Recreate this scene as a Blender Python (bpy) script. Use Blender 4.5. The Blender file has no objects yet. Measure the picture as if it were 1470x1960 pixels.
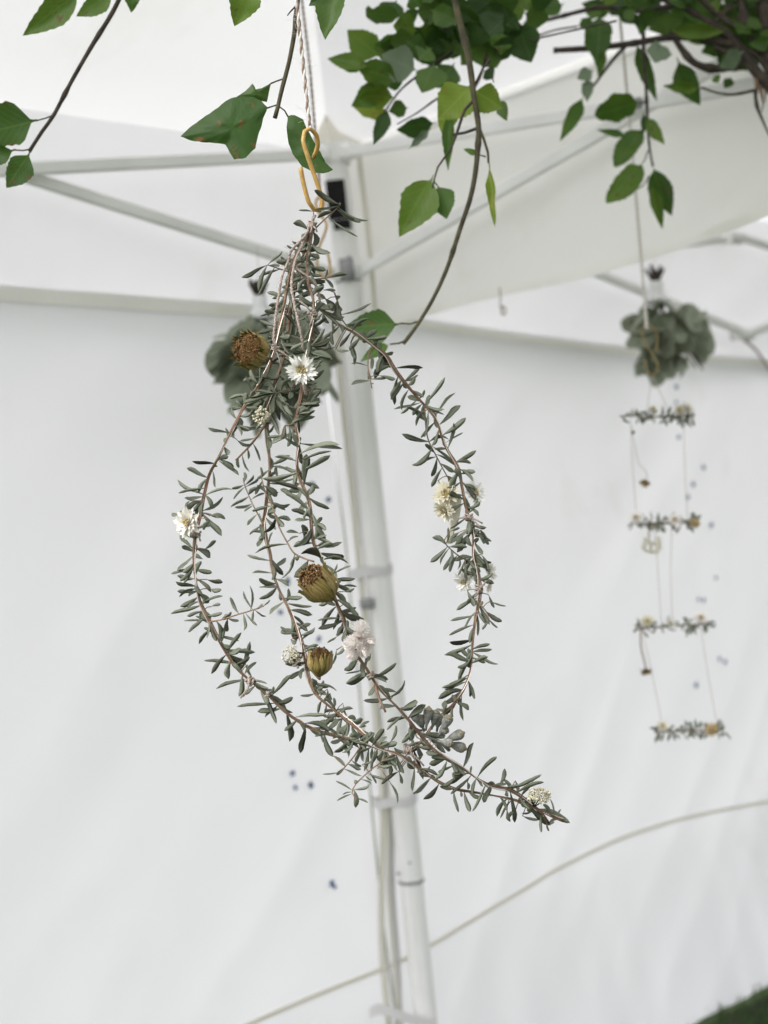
import bpy, math, random
from mathutils import Vector, Matrix, noise
random.seed(11)
R = math.radians
scene = bpy.context.scene
col = scene.collection

# ------------------------------------------------------------------ camera, light, exposure
F = 2744.0                       # focal length in photo pixels (photo 1470 x 1960)
ROLL = R(6.0)
CAM = Vector((0, 0, 1.40))
RT = Vector((math.cos(ROLL), 0, -math.sin(ROLL)))
UP = Vector((math.sin(ROLL), 0, math.cos(ROLL)))
FW = Vector((0, 1, 0))
cd = bpy.data.cameras.new('camera')
cam = bpy.data.objects.new('camera', cd); col.objects.link(cam)
cam.matrix_world = Matrix(((RT.x, UP.x, -FW.x, CAM.x), (RT.y, UP.y, -FW.y, CAM.y), (RT.z, UP.z, -FW.z, CAM.z), (0, 0, 0, 1)))
cd.sensor_fit = 'VERTICAL'; cd.sensor_height = 17.3; cd.sensor_width = 12.975
cd.lens = 17.3 * F / 1960.0
cd.clip_start = 0.05; cd.clip_end = 500
cd.dof.use_dof = True; cd.dof.focus_distance = 1.235; cd.dof.aperture_fstop = 2.9
scene.camera = cam

SUN_EL, SUN_AZ = R(50), R(240)
world = bpy.data.worlds.new('World'); scene.world = world; world.use_nodes = True
nt = world.node_tree; nt.nodes.clear()
sky = nt.nodes.new('ShaderNodeTexSky'); sky.sky_type = 'NISHITA'; sky.sun_disc = False
sky.sun_elevation = SUN_EL; sky.sun_rotation = SUN_AZ; sky.dust_density = 3.0; sky.ozone_density = 1.0
hs = nt.nodes.new('ShaderNodeHueSaturation'); hs.inputs['Saturation'].default_value = 0.10   # overcast: nearly neutral sky
bg = nt.nodes.new('ShaderNodeBackground'); bg.inputs['Strength'].default_value = 0.12
wo = nt.nodes.new('ShaderNodeOutputWorld')
nt.links.new(sky.outputs[0], hs.inputs['Color']); nt.links.new(hs.outputs[0], bg.inputs['Color']); nt.links.new(bg.outputs[0], wo.inputs['Surface'])
sl = bpy.data.lights.new('sun', 'SUN'); sl.energy = 1.2; sl.angle = R(45); sl.color = (1.0, 0.965, 0.92)
sun = bpy.data.objects.new('sun', sl); col.objects.link(sun)
sun.location = (0, 0, 20)
sd = Vector((math.sin(SUN_AZ) * math.cos(SUN_EL), math.cos(SUN_AZ) * math.cos(SUN_EL), math.sin(SUN_EL)))
sun.rotation_euler = sd.to_track_quat('Z', 'Y').to_euler()
vs = scene.view_settings
vs.view_transform = 'Standard'; vs.look = 'None'; vs.gamma = 1.0; vs.use_curve_mapping = False
vs.exposure = 1.57
scene.render.engine = 'CYCLES'
scene.cycles.use_denoising = True
scene.cycles.max_bounces = 10; scene.cycles.diffuse_bounces = 6; scene.cycles.transmission_bounces = 8
scene.cycles.sample_clamp_indirect = 8.0

# ------------------------------------------------------------------ helpers
WM = {}
def P(u, v, d):
    x = (u - 735.0) / F; y = (v - 980.0) / F
    return CAM + FW * d + RT * (x * d) - UP * (y * d)
def px(d): return d / F

def link(name, data, M=None, parent=None, **props):
    o = bpy.data.objects.new(name, data); col.objects.link(o)
    M = M or Matrix.Identity(4)
    if parent is not None:
        o.parent = parent; o.matrix_basis = WM[parent].inverted() @ M
    else:
        o.matrix_basis = M
    WM[o] = M
    for k, v in props.items(): o[k] = v
    return o
def root(name, loc, label, category, group=None):
    o = link(name, None, Matrix.Translation(loc))
    o.empty_display_size = 0.02
    o['label'] = label; o['category'] = category
    if group: o['group'] = group
    return o
def mesh(name, V, Fc, mat=None, smooth=True):
    m = bpy.data.meshes.new(name); m.from_pydata([tuple(v) for v in V], [], Fc); m.update()
    if smooth and len(m.polygons): m.polygons.foreach_set('use_smooth', [True] * len(m.polygons))
    if mat: m.materials.append(mat)
    return m
class MB:
    """collects several shapes into one mesh"""
    def __init__(s): s.V = []; s.F = []
    def add(s, VF):
        n = len(s.V); s.V += [Vector(v) for v in VF[0]]; s.F += [tuple(i + n for i in f) for f in VF[1]]; return s
    def obj(s, name, mat, parent=None, smooth=True, **props):
        return link(name, mesh(name, s.V, s.F, mat, smooth), None, parent, **props)

def spline(pts, step=0.006):
    pts = [Vector(p) for p in pts]
    if len(pts) == 2:
        n = max(1, int((pts[1] - pts[0]).length / step)); return [pts[0].lerp(pts[1], i / n) for i in range(n + 1)]
    e = [pts[0] * 2 - pts[1]] + pts + [pts[-1] * 2 - pts[-2]]
    out = []
    for i in range(1, len(e) - 2):
        p0, p1, p2, p3 = e[i - 1:i + 3]
        n = max(1, int((p2 - p1).length / step))
        for k in range(n):
            t = k / n
            out.append(0.5 * ((2 * p1) + (p2 - p0) * t + (2 * p0 - 5 * p1 + 4 * p2 - p3) * t * t + (3 * p1 - p0 - 3 * p2 + p3) * t ** 3))
    out.append(pts[-1]); return out
def frames(pts):
    n = len(pts); T = []
    for i in range(n):
        a = pts[max(0, i - 1)]; b = pts[min(n - 1, i + 1)]
        t = (b - a); T.append(t.normalized() if t.length > 1e-9 else Vector((0, 0, 1)))
    ref = Vector((0.31, 0.77, 0.2)); u = (ref - T[0] * ref.dot(T[0])).normalized()
    fr = []
    for i in range(n):
        u = (u - T[i] * u.dot(T[i])).normalized(); fr.append((T[i], u, T[i].cross(u)))
    return fr
def tube(pts, r, n=7, caps=True):
    fr = frames(pts); V = []; Fc = []; m = len(pts)
    for i, p in enumerate(pts):
        ri = r(i / (m - 1)) if callable(r) else r
        for k in range(n):
            a = 2 * math.pi * k / n; V.append(p + fr[i][1] * (ri * math.cos(a)) + fr[i][2] * (ri * math.sin(a)))
    for i in range(m - 1):
        for k in range(n):
            k2 = (k + 1) % n; Fc.append((i * n + k, i * n + k2, (i + 1) * n + k2, (i + 1) * n + k))
    if caps:
        Fc.append(tuple(range(n - 1, -1, -1))); Fc.append(tuple(range((m - 1) * n, m * n)))
    return V, Fc
def helix(pts, rad, turns_per_m, phase):
    fr = frames(pts); out = []; s = 0
    for i, p in enumerate(pts):
        if i: s += (p - pts[i - 1]).length
        a = phase + 2 * math.pi * turns_per_m * s
        out.append(p + fr[i][1] * (rad * math.cos(a)) + fr[i][2] * (rad * math.sin(a)))
    return out
def lathe(prof, n=12):
    V = []; Fc = []
    for (r, z) in prof:
        for k in range(n):
            a = 2 * math.pi * k / n; V.append(Vector((r * math.cos(a), r * math.sin(a), z)))
    for i in range(len(prof) - 1):
        for k in range(n):
            k2 = (k + 1) % n; Fc.append((i * n + k, i * n + k2, (i + 1) * n + k2, (i + 1) * n + k))
    Fc.append(tuple(range(n - 1, -1, -1))); Fc.append(tuple(range((len(prof) - 1) * n, len(prof) * n)))
    return V, Fc
def xf(VF, M): return [M @ Vector(v) for v in VF[0]], VF[1]
def box(cx, cy, cz, sx, sy, sz):
    V = [Vector((cx + a * sx / 2, cy + b * sy / 2, cz + c * sz / 2)) for a in (-1, 1) for b in (-1, 1) for c in (-1, 1)]
    return V, [(0, 1, 3, 2), (4, 6, 7, 5), (0, 4, 5, 1), (2, 3, 7, 6), (0, 2, 6, 4), (1, 5, 7, 3)]
def rbar(a, b, w, h, upv=Vector((0, 0, 1)), ch=0.25):
    """bar of chamfered rectangular section from a to b"""
    a = Vector(a); b = Vector(b); t = (b - a).normalized(); s = t.cross(upv).normalized(); n = s.cross(t)
    c = ch * min(w, h); pr = [(w/2-c, h/2), (-w/2+c, h/2), (-w/2, h/2-c), (-w/2, -h/2+c), (-w/2+c, -h/2), (w/2-c, -h/2), (w/2, -h/2+c), (w/2, h/2-c)]
    V = [p + s * x + n * y for p in (a, b) for x, y in pr]
    Fc = [(k, (k+1) % 8, 8 + (k+1) % 8, 8 + k) for k in range(8)] + [tuple(range(7, -1, -1)), tuple(range(8, 16))]
    return V, Fc
_ico = None
def blob(c, r, rough=0.25):
    global _ico
    if _ico is None:
        t = (1 + 5 ** .5) / 2
        v = [(-1,t,0),(1,t,0),(-1,-t,0),(1,-t,0),(0,-1,t),(0,1,t),(0,-1,-t),(0,1,-t),(t,0,-1),(t,0,1),(-t,0,-1),(-t,0,1)]
        f = [(0,11,5),(0,5,1),(0,1,7),(0,7,10),(0,10,11),(1,5,9),(5,11,4),(11,10,2),(10,7,6),(7,1,8),(3,9,4),(3,4,2),(3,2,6),(3,6,8),(3,8,9),(4,9,5),(2,4,11),(6,2,10),(8,6,7),(9,8,1)]
        _ico = ([Vector(x).normalized() for x in v], f)
    q = Matrix.Rotation(random.uniform(0, 6.28), 3, Vector((random.random() - .5, random.random() - .5, random.random() - .49)))
    return [Vector(c) + (q @ v) * r * (1 + random.uniform(-rough, rough)) for v in _ico[0]], _ico[1]
def axis_frame(z, roll=0.0):
    z = z.normalized(); x = z.cross(Vector((0.13, 0.9, 0.3))).normalized(); y = z.cross(x)
    M = Matrix((x, y, z)).transposed().to_4x4()
    return M @ Matrix.Rotation(roll, 4, 'Z')
def imgdir(dx, dy, toward):
    """direction: dx right, dy down in the photo, toward the camera"""
    return (RT * dx - UP * dy - FW * toward).normalized()

# ------------------------------------------------------------------ materials
def material(name):
    m = bpy.data.materials.new(name); m.use_nodes = True; t = m.node_tree; t.nodes.clear()
    out = t.nodes.new('ShaderNodeOutputMaterial')
    return m, t, out
def N(t, kind, **kw):
    n = t.nodes.new(kind)
    for k, v in kw.items():
        if hasattr(n, k) and not k[0].isupper(): setattr(n, k, v)
        else: n.inputs[k.replace('_', ' ')].default_value = v
    return n
def ramp(t, stops):
    r = t.nodes.new('ShaderNodeValToRGB'); e = r.color_ramp.elements
    while len(e) < len(stops): e.new(0.5)
    for i, (p, c) in enumerate(stops):
        e[i].position = p; e[i].color = c if len(c) == 4 else (*c, 1)
    return r
def simple(name, c1, c2, scale=40, rough=0.7, metal=0.0, bump=0.0, bscale=200, rnd=False, spec=0.3, sheen=0.0):
    m, t, out = material(name); b = t.nodes.new('ShaderNodeBsdfPrincipled')
    tc = t.nodes.new('ShaderNodeTexCoord')
    nz = N(t, 'ShaderNodeTexNoise', Scale=scale, Detail=4.0)
    t.links.new(tc.outputs['Object'], nz.inputs['Vector'])
    r = ramp(t, [(0.3, c1), (0.7, c2)])
    if rnd:
        oi = t.nodes.new('ShaderNodeObjectInfo'); ad = N(t, 'ShaderNodeMath', operation='MULTIPLY_ADD'); ad.inputs[1].default_value = 0.55
        s = N(t, 'ShaderNodeMath', operation='MULTIPLY'); s.inputs[1].default_value = 0.45
        t.links.new(nz.outputs['Fac'], s.inputs[0]); t.links.new(oi.outputs['Random'], ad.inputs[0]); t.links.new(s.outputs[0], ad.inputs[2]); t.links.new(ad.outputs[0], r.inputs[0])
    else: t.links.new(nz.outputs['Fac'], r.inputs[0])
    t.links.new(r.outputs[0], b.inputs['Base Color'])
    b.inputs['Roughness'].default_value = rough; b.inputs['Metallic'].default_value = metal
    b.inputs['Specular IOR Level'].default_value = spec
    if sheen: b.inputs['Sheen Weight'].default_value = sheen
    if bump:
        n2 = N(t, 'ShaderNodeTexNoise', Scale=bscale, Detail=3.0); t.links.new(tc.outputs['Object'], n2.inputs['Vector'])
        bp = N(t, 'ShaderNodeBump', Strength=bump, Distance=0.002); t.links.new(n2.outputs['Fac'], bp.inputs['Height']); t.links.new(bp.outputs[0], b.inputs['Normal'])
    t.links.new(b.outputs[0], out.inputs['Surface']); return m
def fabric(name, c, trans=0.45, stain=(0.9, 0.9, 0.86)):
    m, t, out = material(name)
    tc = t.nodes.new('ShaderNodeTexCoord')
    nz = N(t, 'ShaderNodeTexNoise', Scale=1.7, Detail=5.0, Roughness=0.6); t.links.new(tc.outputs['Object'], nz.inputs['Vector'])
    r = ramp(t, [(0.35, c), (0.62, c), (0.78, tuple(a * b for a, b in zip(c, stain)))]); t.links.new(nz.outputs['Fac'], r.inputs[0])
    d = t.nodes.new('ShaderNodeBsdfDiffuse'); tr = t.nodes.new('ShaderNodeBsdfTranslucent'); mx = t.nodes.new('ShaderNodeMixShader'); mx.inputs[0].default_value = trans
    gl = N(t, 'ShaderNodeBsdfGlossy', Roughness=0.45); gl.inputs['Color'].default_value = (1, 1, 1, 1)
    m2 = t.nodes.new('ShaderNodeMixShader'); m2.inputs[0].default_value = 0.03
    n2 = N(t, 'ShaderNodeTexNoise', Scale=9.0, Detail=6.0); t.links.new(tc.outputs['Object'], n2.inputs['Vector'])
    bp = N(t, 'ShaderNodeBump', Strength=0.25, Distance=0.01); t.links.new(n2.outputs['Fac'], bp.inputs['Height'])
    mp = t.nodes.new('ShaderNodeMapping'); mp.inputs['Rotation'].default_value = (.5, .9, .6); mp.inputs['Scale'].default_value = (1.0, 3.2, 1.4); t.links.new(tc.outputs['Object'], mp.inputs['Vector'])
    n4 = N(t, 'ShaderNodeTexNoise', Scale=1.5, Detail=1.5, Roughness=.4, Distortion=.3); t.links.new(mp.outputs[0], n4.inputs['Vector'])
    c1 = N(t, 'ShaderNodeMath', operation='SUBTRACT'); c1.inputs[1].default_value = .5; t.links.new(n4.outputs['Fac'], c1.inputs[0])
    c2 = N(t, 'ShaderNodeMath', operation='ABSOLUTE'); t.links.new(c1.outputs[0], c2.inputs[0])
    c3_ = N(t, 'ShaderNodeMath', operation='POWER'); c3_.inputs[1].default_value = 1.1; t.links.new(c2.outputs[0], c3_.inputs[0])
    b2 = N(t, 'ShaderNodeBump', Strength=0.14, Distance=0.035); t.links.new(c3_.outputs[0], b2.inputs['Height']); t.links.new(bp.outputs[0], b2.inputs['Normal'])
    for s in (d, tr, gl): t.links.new(b2.outputs[0], s.inputs['Normal'])
    t.links.new(r.outputs[0], d.inputs['Color']); t.links.new(r.outputs[0], tr.inputs['Color'])
    t.links.new(d.outputs[0], mx.inputs[1]); t.links.new(tr.outputs[0], mx.inputs[2])
    t.links.new(mx.outputs[0], m2.inputs[1]); t.links.new(gl.outputs[0], m2.inputs[2]); t.links.new(m2.outputs[0], out.inputs['Surface'])
    return m
def leafmat(name, dark, mid, light, trans=0.25, spots=None, rough=0.6, scale=60, veins=False):
    m, t, out = material(name); tc = t.nodes.new('ShaderNodeTexCoord'); oi = t.nodes.new('ShaderNodeObjectInfo')
    nz = N(t, 'ShaderNodeTexNoise', Scale=scale, Detail=4.0); geo = t.nodes.new('ShaderNodeNewGeometry')
    t.links.new(geo.outputs['Position'], nz.inputs['Vector'])
    s = N(t, 'ShaderNodeMath', operation='MULTIPLY'); s.inputs[1].default_value = 0.55
    ad = N(t, 'ShaderNodeMath', operation='MULTIPLY_ADD'); ad.inputs[1].default_value = 0.55
    t.links.new(nz.outputs['Fac'], s.inputs[0]); t.links.new(oi.outputs['Random'], ad.inputs[0]); t.links.new(s.outputs[0], ad.inputs[2])
    r = ramp(t, [(0.1, dark), (0.5, mid), (0.95, light)]); t.links.new(ad.outputs[0], r.inputs[0])
    colr = r.outputs[0]
    if spots:
        n3 = N(t, 'ShaderNodeTexNoise', Scale=95.0, Detail=2.0); t.links.new(geo.outputs['Position'], n3.inputs['Vector'])
        rr = ramp(t, [(0.64, (0, 0, 0)), (0.74, (1, 1, 1))]); t.links.new(n3.outputs['Fac'], rr.inputs[0])
        mix = t.nodes.new('ShaderNodeMix'); mix.data_type = 'RGBA'
        t.links.new(rr.outputs[0], mix.inputs[0]); t.links.new(colr, mix.inputs[6]); mix.inputs[7].default_value = (*spots, 1)
        colr = mix.outputs[2]
    if veins:
        sx = t.nodes.new('ShaderNodeSeparateXYZ'); t.links.new(tc.outputs['Object'], sx.inputs[0])
        ab = N(t, 'ShaderNodeMath', operation='ABSOLUTE'); t.links.new(sx.outputs['Y'], ab.inputs[0])
        rib = N(t, 'ShaderNodeMath', operation='LESS_THAN'); rib.inputs[1].default_value = .022; t.links.new(ab.outputs[0], rib.inputs[0])
        q1 = N(t, 'ShaderNodeMath', operation='MULTIPLY_ADD'); q1.inputs[1].default_value = -.75; t.links.new(ab.outputs[0], q1.inputs[0]); t.links.new(sx.outputs['X'], q1.inputs[2])
        q2 = N(t, 'ShaderNodeMath', operation='PINGPONG'); q2.inputs[1].default_value = .06; t.links.new(q1.outputs[0], q2.inputs[0])
        q3 = N(t, 'ShaderNodeMath', operation='LESS_THAN'); q3.inputs[1].default_value = .006; t.links.new(q2.outputs[0], q3.inputs[0])
        q4 = N(t, 'ShaderNodeMath', operation='MAXIMUM'); t.links.new(rib.outputs[0], q4.inputs[0]); t.links.new(q3.outputs[0], q4.inputs[1])
        q5 = N(t, 'ShaderNodeMath', operation='MULTIPLY'); q5.inputs[1].default_value = .16; t.links.new(q4.outputs[0], q5.inputs[0])
        mv = t.nodes.new('ShaderNodeMix'); mv.data_type = 'RGBA'; t.links.new(q5.outputs[0], mv.inputs[0]); t.links.new(colr, mv.inputs[6]); mv.inputs[7].default_value = (*[min(1, c * 1.5 + .02) for c in light], 1)
        colr = mv.outputs[2]
    b = t.nodes.new('ShaderNodeBsdfPrincipled'); b.inputs['Roughness'].default_value = rough; b.inputs['Specular IOR Level'].default_value = 0.3
    t.links.new(colr, b.inputs['Base Color'])
    tr = t.nodes.new('ShaderNodeBsdfTranslucent'); t.links.new(colr, tr.inputs['Color'])
    mx = t.nodes.new('ShaderNodeMixShader'); mx.inputs[0].default_value = trans
    n2 = N(t, 'ShaderNodeTexNoise', Scale=420.0, Detail=2.0); t.links.new(geo.outputs['Position'], n2.inputs['Vector'])
    bp = N(t, 'ShaderNodeBump', Strength=0.35, Distance=0.001); t.links.new(n2.outputs['Fac'], bp.inputs['Height']); t.links.new(bp.outputs[0], b.inputs['Normal'])
    t.links.new(b.outputs[0], mx.inputs[1]); t.links.new(tr.outputs[0], mx.inputs[2]); t.links.new(mx.outputs[0], out.inputs['Surface'])
    return m

M_wall = fabric('tent_wall_cloth', (0.872, 0.862, 0.888), 0.46)
M_roof = fabric('tent_roof_cloth', (0.865, 0.862, 0.875), 0.29)
M_val = fabric('valance_cloth', (0.96, 0.95, 0.915), 0.36)
M_cream = fabric('cream_tape', (0.82, 0.80, 0.72), 0.30)
M_band = fabric('velcro_band', (0.95, 0.94, 0.89), 0.12)
M_metal = simple('grey_painted_steel', (0.78, 0.775, 0.76), (0.86, 0.855, 0.84), 9, 0.65, 0.0, 0.05, 300, spec=0.2)
M_black = simple('black_plastic', (0.006, 0.006, 0.006), (0.014, 0.014, 0.014), 80, 0.7, spec=0.15)
M_grey = simple('grey_plastic', (0.22, 0.22, 0.23), (0.34, 0.34, 0.34), 60, 0.5)
M_strap = fabric('white_strap', (0.66, 0.65, 0.65), 0.1)
M_dleaf = leafmat('dried_grey_green_leaf', (0.042, 0.036, 0.027), (0.086, 0.099, 0.064), (0.205, 0.225, 0.168), 0.08, None, 0.7, 90)
M_mleaf = leafmat('pale_dried_leaf', (0.075, 0.085, 0.055), (0.15, 0.17, 0.12), (0.26, 0.285, 0.21), 0.15, None, 0.7, 90)
M_dstem = simple('brown_stem', (0.10, 0.060, 0.038), (0.25, 0.165, 0.11), 130, 0.7, 0, 0.4, 500)
M_wire = simple('copper_wire', (0.66, 0.53, 0.45), (0.82, 0.72, 0.65), 60, 0.3, 0.6, 0.0)
M_gold = simple('tan_rattan', (0.36, 0.20, 0.045), (0.52, 0.33, 0.10), 120, 0.42, 0.0, 0.3, 400, spec=0.5)
M_gold2 = simple('dull_rattan', (0.22, 0.15, 0.06), (0.36, 0.27, 0.12), 120, 0.6)
M_twine = simple('beige_twine', (0.24, 0.19, 0.16), (0.42, 0.355, 0.31), 300, 0.9, 0, 0.6, 900)
M_twineb = simple('brown_twine', (0.20, 0.14, 0.11), (0.36, 0.27, 0.22), 300, 0.9, 0, 0.6, 900)
M_twinew = simple('white_twine', (0.62, 0.58, 0.53), (0.78, 0.75, 0.71), 300, 0.9, 0, 0.6, 900)
M_petal = leafmat('white_papery_petal', (0.72, 0.69, 0.62), (0.80, 0.78, 0.73), (0.86, 0.85, 0.82), 0.25, None, 0.6)
M_pink = leafmat('pale_pink_petal', (0.86, 0.81, 0.78), (0.90, 0.86, 0.835), (0.93, 0.91, 0.89), 0.42, None, 0.6)
M_cream_fl = leafmat('cream_floret', (0.56, 0.52, 0.38), (0.70, 0.66, 0.52), (0.80, 0.77, 0.66), 0.2, None, 0.8)
M_tan = leafmat('tan_petal', (0.42, 0.30, 0.15), (0.52, 0.40, 0.22), (0.62, 0.50, 0.32), 0.2, None, 0.8)
M_yel = simple('dry_yellow_centre', (0.34, 0.26, 0.10), (0.52, 0.43, 0.22), 600, 0.9, 0, 0.8, 1500)
def streaky(name, stops, sc, rough=.7):
    m, t, out = material(name); tc = t.nodes.new('ShaderNodeTexCoord'); mp = t.nodes.new('ShaderNodeMapping'); mp.inputs['Scale'].default_value = sc
    oi = t.nodes.new('ShaderNodeObjectInfo')
    nz = N(t, 'ShaderNodeTexNoise', Scale=1.0, Detail=5.0, Roughness=.65); t.links.new(tc.outputs['Object'], mp.inputs['Vector']); t.links.new(mp.outputs[0], nz.inputs['Vector'])
    ad = N(t, 'ShaderNodeMath', operation='MULTIPLY_ADD'); ad.inputs[1].default_value = .30; t.links.new(oi.outputs['Random'], ad.inputs[0]); t.links.new(nz.outputs['Fac'], ad.inputs[2])
    r = ramp(t, stops); t.links.new(ad.outputs[0], r.inputs[0]); b = t.nodes.new('ShaderNodeBsdfPrincipled'); b.inputs['Roughness'].default_value = rough; b.inputs['Specular IOR Level'].default_value = .2
    bp = N(t, 'ShaderNodeBump', Strength=.8, Distance=.0015); t.links.new(nz.outputs['Fac'], bp.inputs['Height']); t.links.new(bp.outputs[0], b.inputs['Normal'])
    t.links.new(r.outputs[0], b.inputs['Base Color']); t.links.new(b.outputs[0], out.inputs['Surface']); return m
M_bract = streaky('ochre_bract', [(.36, (.10, .095, .022)), (.52, (.21, .185, .048)), (.66, (.30, .20, .070)), (.86, (.42, .34, .17))], (900, 900, 60))
M_brown = simple('brown_seed_fluff', (0.10, 0.052, 0.018), (0.28, 0.16, 0.062), 500, 0.9, 0, 0.8, 1500)
M_gum = simple('grey_gumnut', (0.12, 0.125, 0.11), (0.27, 0.27, 0.25), 260, 0.8, 0, 0.6, 700)
M_gumtip = simple('tan_gumnut_cap', (0.12, 0.10, 0.062), (0.24, 0.215, 0.155), 300, 0.8, 0, 0.5, 700)
M_green = leafmat('fresh_green_leaf', (0.030, 0.070, 0.014), (0.060, 0.130, 0.020), (0.14, 0.22, 0.03), 0.45, (0.11, 0.065, 0.02), 0.42, 22, True)
M_spot = leafmat('spotted_green_leaf', (0.028, 0.066, 0.013), (0.048, 0.110, 0.018), (0.08, 0.155, 0.025), 0.45, (0.15, 0.085, 0.025), 0.5, 30)
M_gdark = leafmat('dark_green_leaf', (0.018, 0.045, 0.012), (0.042, 0.092, 0.018), (0.085, 0.15, 0.026), 0.40, None, 0.45, 22, True)
M_gyel = leafmat('yellow_green_leaf', (0.10, 0.17, 0.02), (0.17, 0.25, 0.03), (0.25, 0.32, 0.05), 0.4, (0.26, 0.17, 0.05), 0.45, 22, True)
M_gpale = leafmat('pale_leaf_underside', (0.11, 0.16, 0.09), (0.16, 0.21, 0.13), (0.2, 0.26, 0.17), 0.3, None, 0.6, 22, True)
M_gstem = simple('green_bark', (0.030, 0.024, 0.014), (0.088, 0.078, 0.040), 70, 0.75, 0, 0.5, 300)
M_bark = simple('dark_bark', (0.026, 0.020, 0.016), (0.075, 0.058, 0.045), 70, 0.85, 0, 0.7, 250)
M_bleaf = leafmat('dried_round_leaf', (0.06, 0.066, 0.044), (0.25, 0.28, 0.20), (0.48, 0.52, 0.42), 0.28, None, 0.7, 30, True)
M_paper = simple('white_wrap', (0.72, 0.72, 0.73), (0.82, 0.82, 0.82), 40, 0.8, 0, 0.2, 60)
M_blue = leafmat('blue_petal', (0.05, 0.09, 0.19), (0.09, 0.15, 0.28), (0.16, 0.22, 0.36), 0.2, None, 0.7)
M_thread = simple('fine_thread', (0.45, 0.40, 0.36), (0.58, 0.53, 0.49), 100, 0.8)
M_soil = simple('grass_soil', (0.018, 0.026, 0.010), (0.04, 0.06, 0.02), 9, 0.95, 0, 0.6, 60)
M_grass = leafmat('grass_blade', (0.022, 0.05, 0.012), (0.04, 0.085, 0.02), (0.07, 0.12, 0.03), 0.25, None, 0.6, 5)

# ------------------------------------------------------------------ ground
g = MB()
n = 24
for i in range(n + 1):
    for j in range(n + 1):
        a = (i / n * 2 - 1); b = (j / n * 2 - 1)
        x = 300 * a * abs(a) ** 2; y = 300 * b * abs(b) ** 2 + 2
        g.V.append(Vector((x, y, 0.015 * noise.noise(Vector((x * 1.3, y * 1.3, 0))) - 0.01)))
for i in range(n):
    for j in range(n):
        g.F.append((i * (n + 1) + j, (i + 1) * (n + 1) + j, (i + 1) * (n + 1) + j + 1, i * (n + 1) + j + 1))
g.obj('ground', M_soil, kind='structure')
gr = MB()
rg = random.Random(5)
for i in range(9000):
    x = rg.uniform(0.5, 2.2); y = rg.uniform(2.6, 4.9)
    if y - x > 3.25: continue
    h = rg.uniform(0.012, 0.034); a = rg.uniform(0, 6.28); w = 0.0022
    lx = rg.uniform(-.03, .03); ly = rg.uniform(-.03, .03); ca, sa = math.cos(a) * w, math.sin(a) * w
    k = len(gr.V)
    gr.V += [Vector((x - ca, y - sa, -0.02)), Vector((x + ca, y + sa, -0.02)), Vector((x + lx * .4 - ca * .7, y + ly * .4 - sa * .7, h * .6)), Vector((x + lx * .4 + ca * .7, y + ly * .4 + sa * .7, h * .6)), Vector((x + lx, y + ly, h))]
    gr.F += [(k, k + 1, k + 3, k + 2), (k + 2, k + 3, k + 4)]
gr.obj('grass', M_grass, kind='stuff', label='dark green grass at the foot of the tent wall', category='grass')

# ------------------------------------------------------------------ tents
LEG = Vector((-0.024, 3.0, 0))
DL = Vector((-math.sqrt(.5), -math.sqrt(.5), 0))     # along the left side, away from the leg
DR = Vector((math.sqrt(.5), -math.sqrt(.5), 0))      # along the right side
ZT, ZS = 2.150, 1.905                                # leg top joint, slider joint
SPAN = 1.5
def fbm(a, b, c=0.0): return noise.noise(Vector((a, b, c)))

def cloth(name, p0, d, s0, s1, zlo, zhi, nrm, disp, mat, parent, ns=60, nz=24, **props):
    mb = MB()
    for i in range(ns + 1):
        s = s0 + (s1 - s0) * i / ns
        a = zlo(s) if callable(zlo) else zlo; b = zhi(s) if callable(zhi) else zhi
        for j in range(nz + 1):
            z = a + (b - a) * j / nz
            mb.V.append(Vector((p0.x, p0.y, 0)) + d * s + nrm * disp(s, z) + Vector((0, 0, z)))
    for i in range(ns):
        for j in range(nz):
            k = i * (nz + 1) + j; mb.F.append((k, k + nz + 1, k + nz + 2, k + 1))
    return mb.obj(name, mat, parent, **props)

DW = -DL                                              # wall line runs along DL / DW through the leg
NI = Vector((math.sqrt(.5), -math.sqrt(.5), 0))       # wall normal, towards the camera
WP = LEG + Vector((-0.05, 0.05, 0)) * 0.85            # wall plane just behind the leg
def wall_disp(s, z):
    d = 0.010 * fbm(s * 0.9 + 3, z * 0.7) + 0.004 * fbm(s * 2.3 + z * 1.6, z * 2.0 - s, 4)
    a = s * .72 + z * .69; b = -s * .69 + z * .72            # long slanting creases
    d += 0.009 * (abs(fbm(b * 2.1, a * .55, 14)) - .25) + 0.007 * (abs(fbm(b * 5.5 + 3, a * 1.1, 21)) - .25)
    d += 0.008 * (abs(fbm(a * 2.7, b * .8, 33)) - .25) + 0.0022 * fbm(s * 7 + z * 4.5, s * 1.2 - z * 2, 9)
    if z < 0.47:
        k = (0.47 - z) / 0.47; d += 0.05 * k ** 1.4 + 0.060 * k * fbm(s * 2.6 + z * 1.4, 0.3, 2) + 0.012 * k * fbm(s * 9, 1.1, 6)
    return d
def droop(s): return 1.828 - .031 * s if s < 0 else 1.845 - .10 * s + .02 * s * s

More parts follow.
